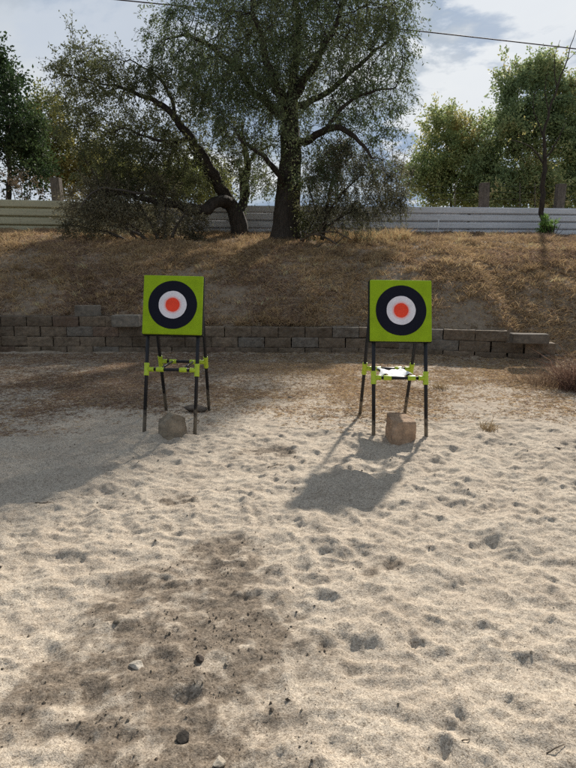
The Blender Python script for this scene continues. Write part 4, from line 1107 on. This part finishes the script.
# ------------------------------------------------------------------ light, sky, camera
SUN_EL, SUN_AZ = R(33), R(21)          # azimuth from the view axis towards the right
sd = Vector((math.sin(SUN_AZ)*math.cos(SUN_EL), math.cos(SUN_AZ)*math.cos(SUN_EL), math.sin(SUN_EL)))
sl = bpy.data.lights.new('sun', 'SUN'); sl.energy = 3.15; sl.angle = R(1.9); sl.color = (1, .94, .85)
so = link(bpy.data.objects.new('sun', sl)); so.rotation_euler = sd.to_track_quat('Z', 'Y').to_euler()
w = bpy.data.worlds.new('World'); bpy.context.scene.world = w; w.use_nodes = True
t = w.node_tree; bg = t.nodes['Background']
sky = N(t, 'ShaderNodeTexSky', sky_type='NISHITA', sun_disc=False, sun_elevation=SUN_EL, sun_rotation=SUN_AZ, altitude=300, air_density=1, dust_density=.4, ozone_density=1)
co = N(t, 'ShaderNodeTexCoord').outputs['Generated']
sep = N(t, 'ShaderNodeSeparateXYZ'); t.links.new(co, sep.inputs[0])
def mth(op, a, b=None, clamp=False):
    n = t.nodes.new('ShaderNodeMath'); n.operation = op; n.use_clamp = clamp
    for s, v in ((n.inputs[0], a), (n.inputs[1], b)):
        if v is None: continue
        if hasattr(v, 'links'): t.links.new(v, s)
        else: s.default_value = v
    return n.outputs[0]
zc = mth('ADD', mth('MAXIMUM', sep.outputs[2], .0), .16)
cmb = N(t, 'ShaderNodeCombineXYZ'); t.links.new(mth('DIVIDE', sep.outputs[0], zc), cmb.inputs[0]); t.links.new(mth('DIVIDE', sep.outputs[1], zc), cmb.inputs[1])
cmb.inputs[2].default_value = 2.7
n1 = noise(t, cmb.outputs[0], 1.05, 9, .56, .35); n2 = noise(t, cmb.outputs[0], 1.5, 9, .58, .25)
dot = N(t, 'ShaderNodeVectorMath', operation='DOT_PRODUCT'); t.links.new(co, dot.inputs[0]); dot.inputs[1].default_value = sd
glow = mth('POWER', mth('MAXIMUM', dot.outputs['Value'], 0), 26)
def puff(px, py, rad, soft):
    d = (P(px, py, 10)-Vector((0, 0, CAMZ))).normalized()
    q = N(t, 'ShaderNodeVectorMath', operation='DOT_PRODUCT'); t.links.new(co, q.inputs[0]); q.inputs[1].default_value = d
    ang = mth('ARCCOSINE', mth('MINIMUM', q.outputs['Value'], 1.0))
    m = N(t, 'ShaderNodeMapRange', interpolation_type='SMOOTHSTEP')
    t.links.new(mth('ADD', ang, mth('MULTIPLY', mth('SUBTRACT', n2, .5), R(soft*3))), m.inputs['Value'])
    m.inputs['From Min'].default_value = R(rad*.55); m.inputs['From Max'].default_value = R(rad); m.inputs['To Min'].default_value = 1; m.inputs['To Max'].default_value = 0
    return m.outputs[0]
pf = mth('MAXIMUM', puff(460, 98, 6, 14), mth('MAXIMUM', mth('MULTIPLY', puff(555, -8, 7, 14), .9), mth('MULTIPLY', puff(30, 120, 12, 18), .55)))
mask = mth('ADD', mth('MULTIPLY', mth('SUBTRACT', n1, .36), 3.2), 0, True)
shade = mth('ADD', mth('MULTIPLY', n2, .5), mth('MULTIPLY', glow, 1.0))
cloudc = ramp(t, n2, [(.38, (1.7, 2.2, 3.0)), (.48, (2.3, 2.8, 3.45)), (.56, (3.2, 3.55, 3.95)), (.65, (5.2, 5.3, 5.4))])
base = mixc(t, mth('ADD', mth('MULTIPLY', mask, .06), .94), sky.outputs[0], cloudc)
dk = mth('MAXIMUM', puff(425, 165, 6.5, 12), mth('MAXIMUM', mth('MULTIPLY', puff(510, 52, 7.5, 12), .6), mth('MULTIPLY', puff(110, 50, 9, 14), .7)))
base = mixc(t, mth('MULTIPLY', dk, .9), base, (2.1, 2.75, 3.8))
base = mixc(t, mth('MULTIPLY', pf, .85), base, (5.5, 5.65, 5.75))
gcol = N(t, 'ShaderNodeVectorMath', operation='SCALE'); gcol.inputs[0].default_value = (.7, .69, .66); t.links.new(glow, gcol.inputs['Scale'])
add = N(t, 'ShaderNodeVectorMath', operation='ADD'); t.links.new(base, add.inputs[0]); t.links.new(gcol.outputs[0], add.inputs[1])
t.links.new(add.outputs[0], bg.inputs['Color']); bg.inputs['Strength'].default_value = .07

cam = bpy.data.cameras.new('camera'); co_ = link(bpy.data.objects.new('camera', cam))
co_.location = (0, 0, CAMZ); co_.rotation_euler = (R(90)-PITCH, 0, 0)
cam.sensor_fit = 'VERTICAL'; cam.sensor_height = 36; cam.lens = 36*F/768; cam.clip_end = 2000; cam.clip_start = .05
sc = bpy.context.scene; sc.camera = co_
sc.view_settings.view_transform = 'Standard'; sc.view_settings.look = 'None'; sc.view_settings.gamma = 1; sc.view_settings.use_curve_mapping = False
sc.view_settings.exposure = 1.14
sc.cycles.sample_clamp_indirect = 6; sc.cycles.max_bounces = 8; sc.cycles.diffuse_bounces = 4; sc.cycles.transmission_bounces = 4; sc.cycles.transparent_max_bounces = 4
sc.cycles.use_denoising = False
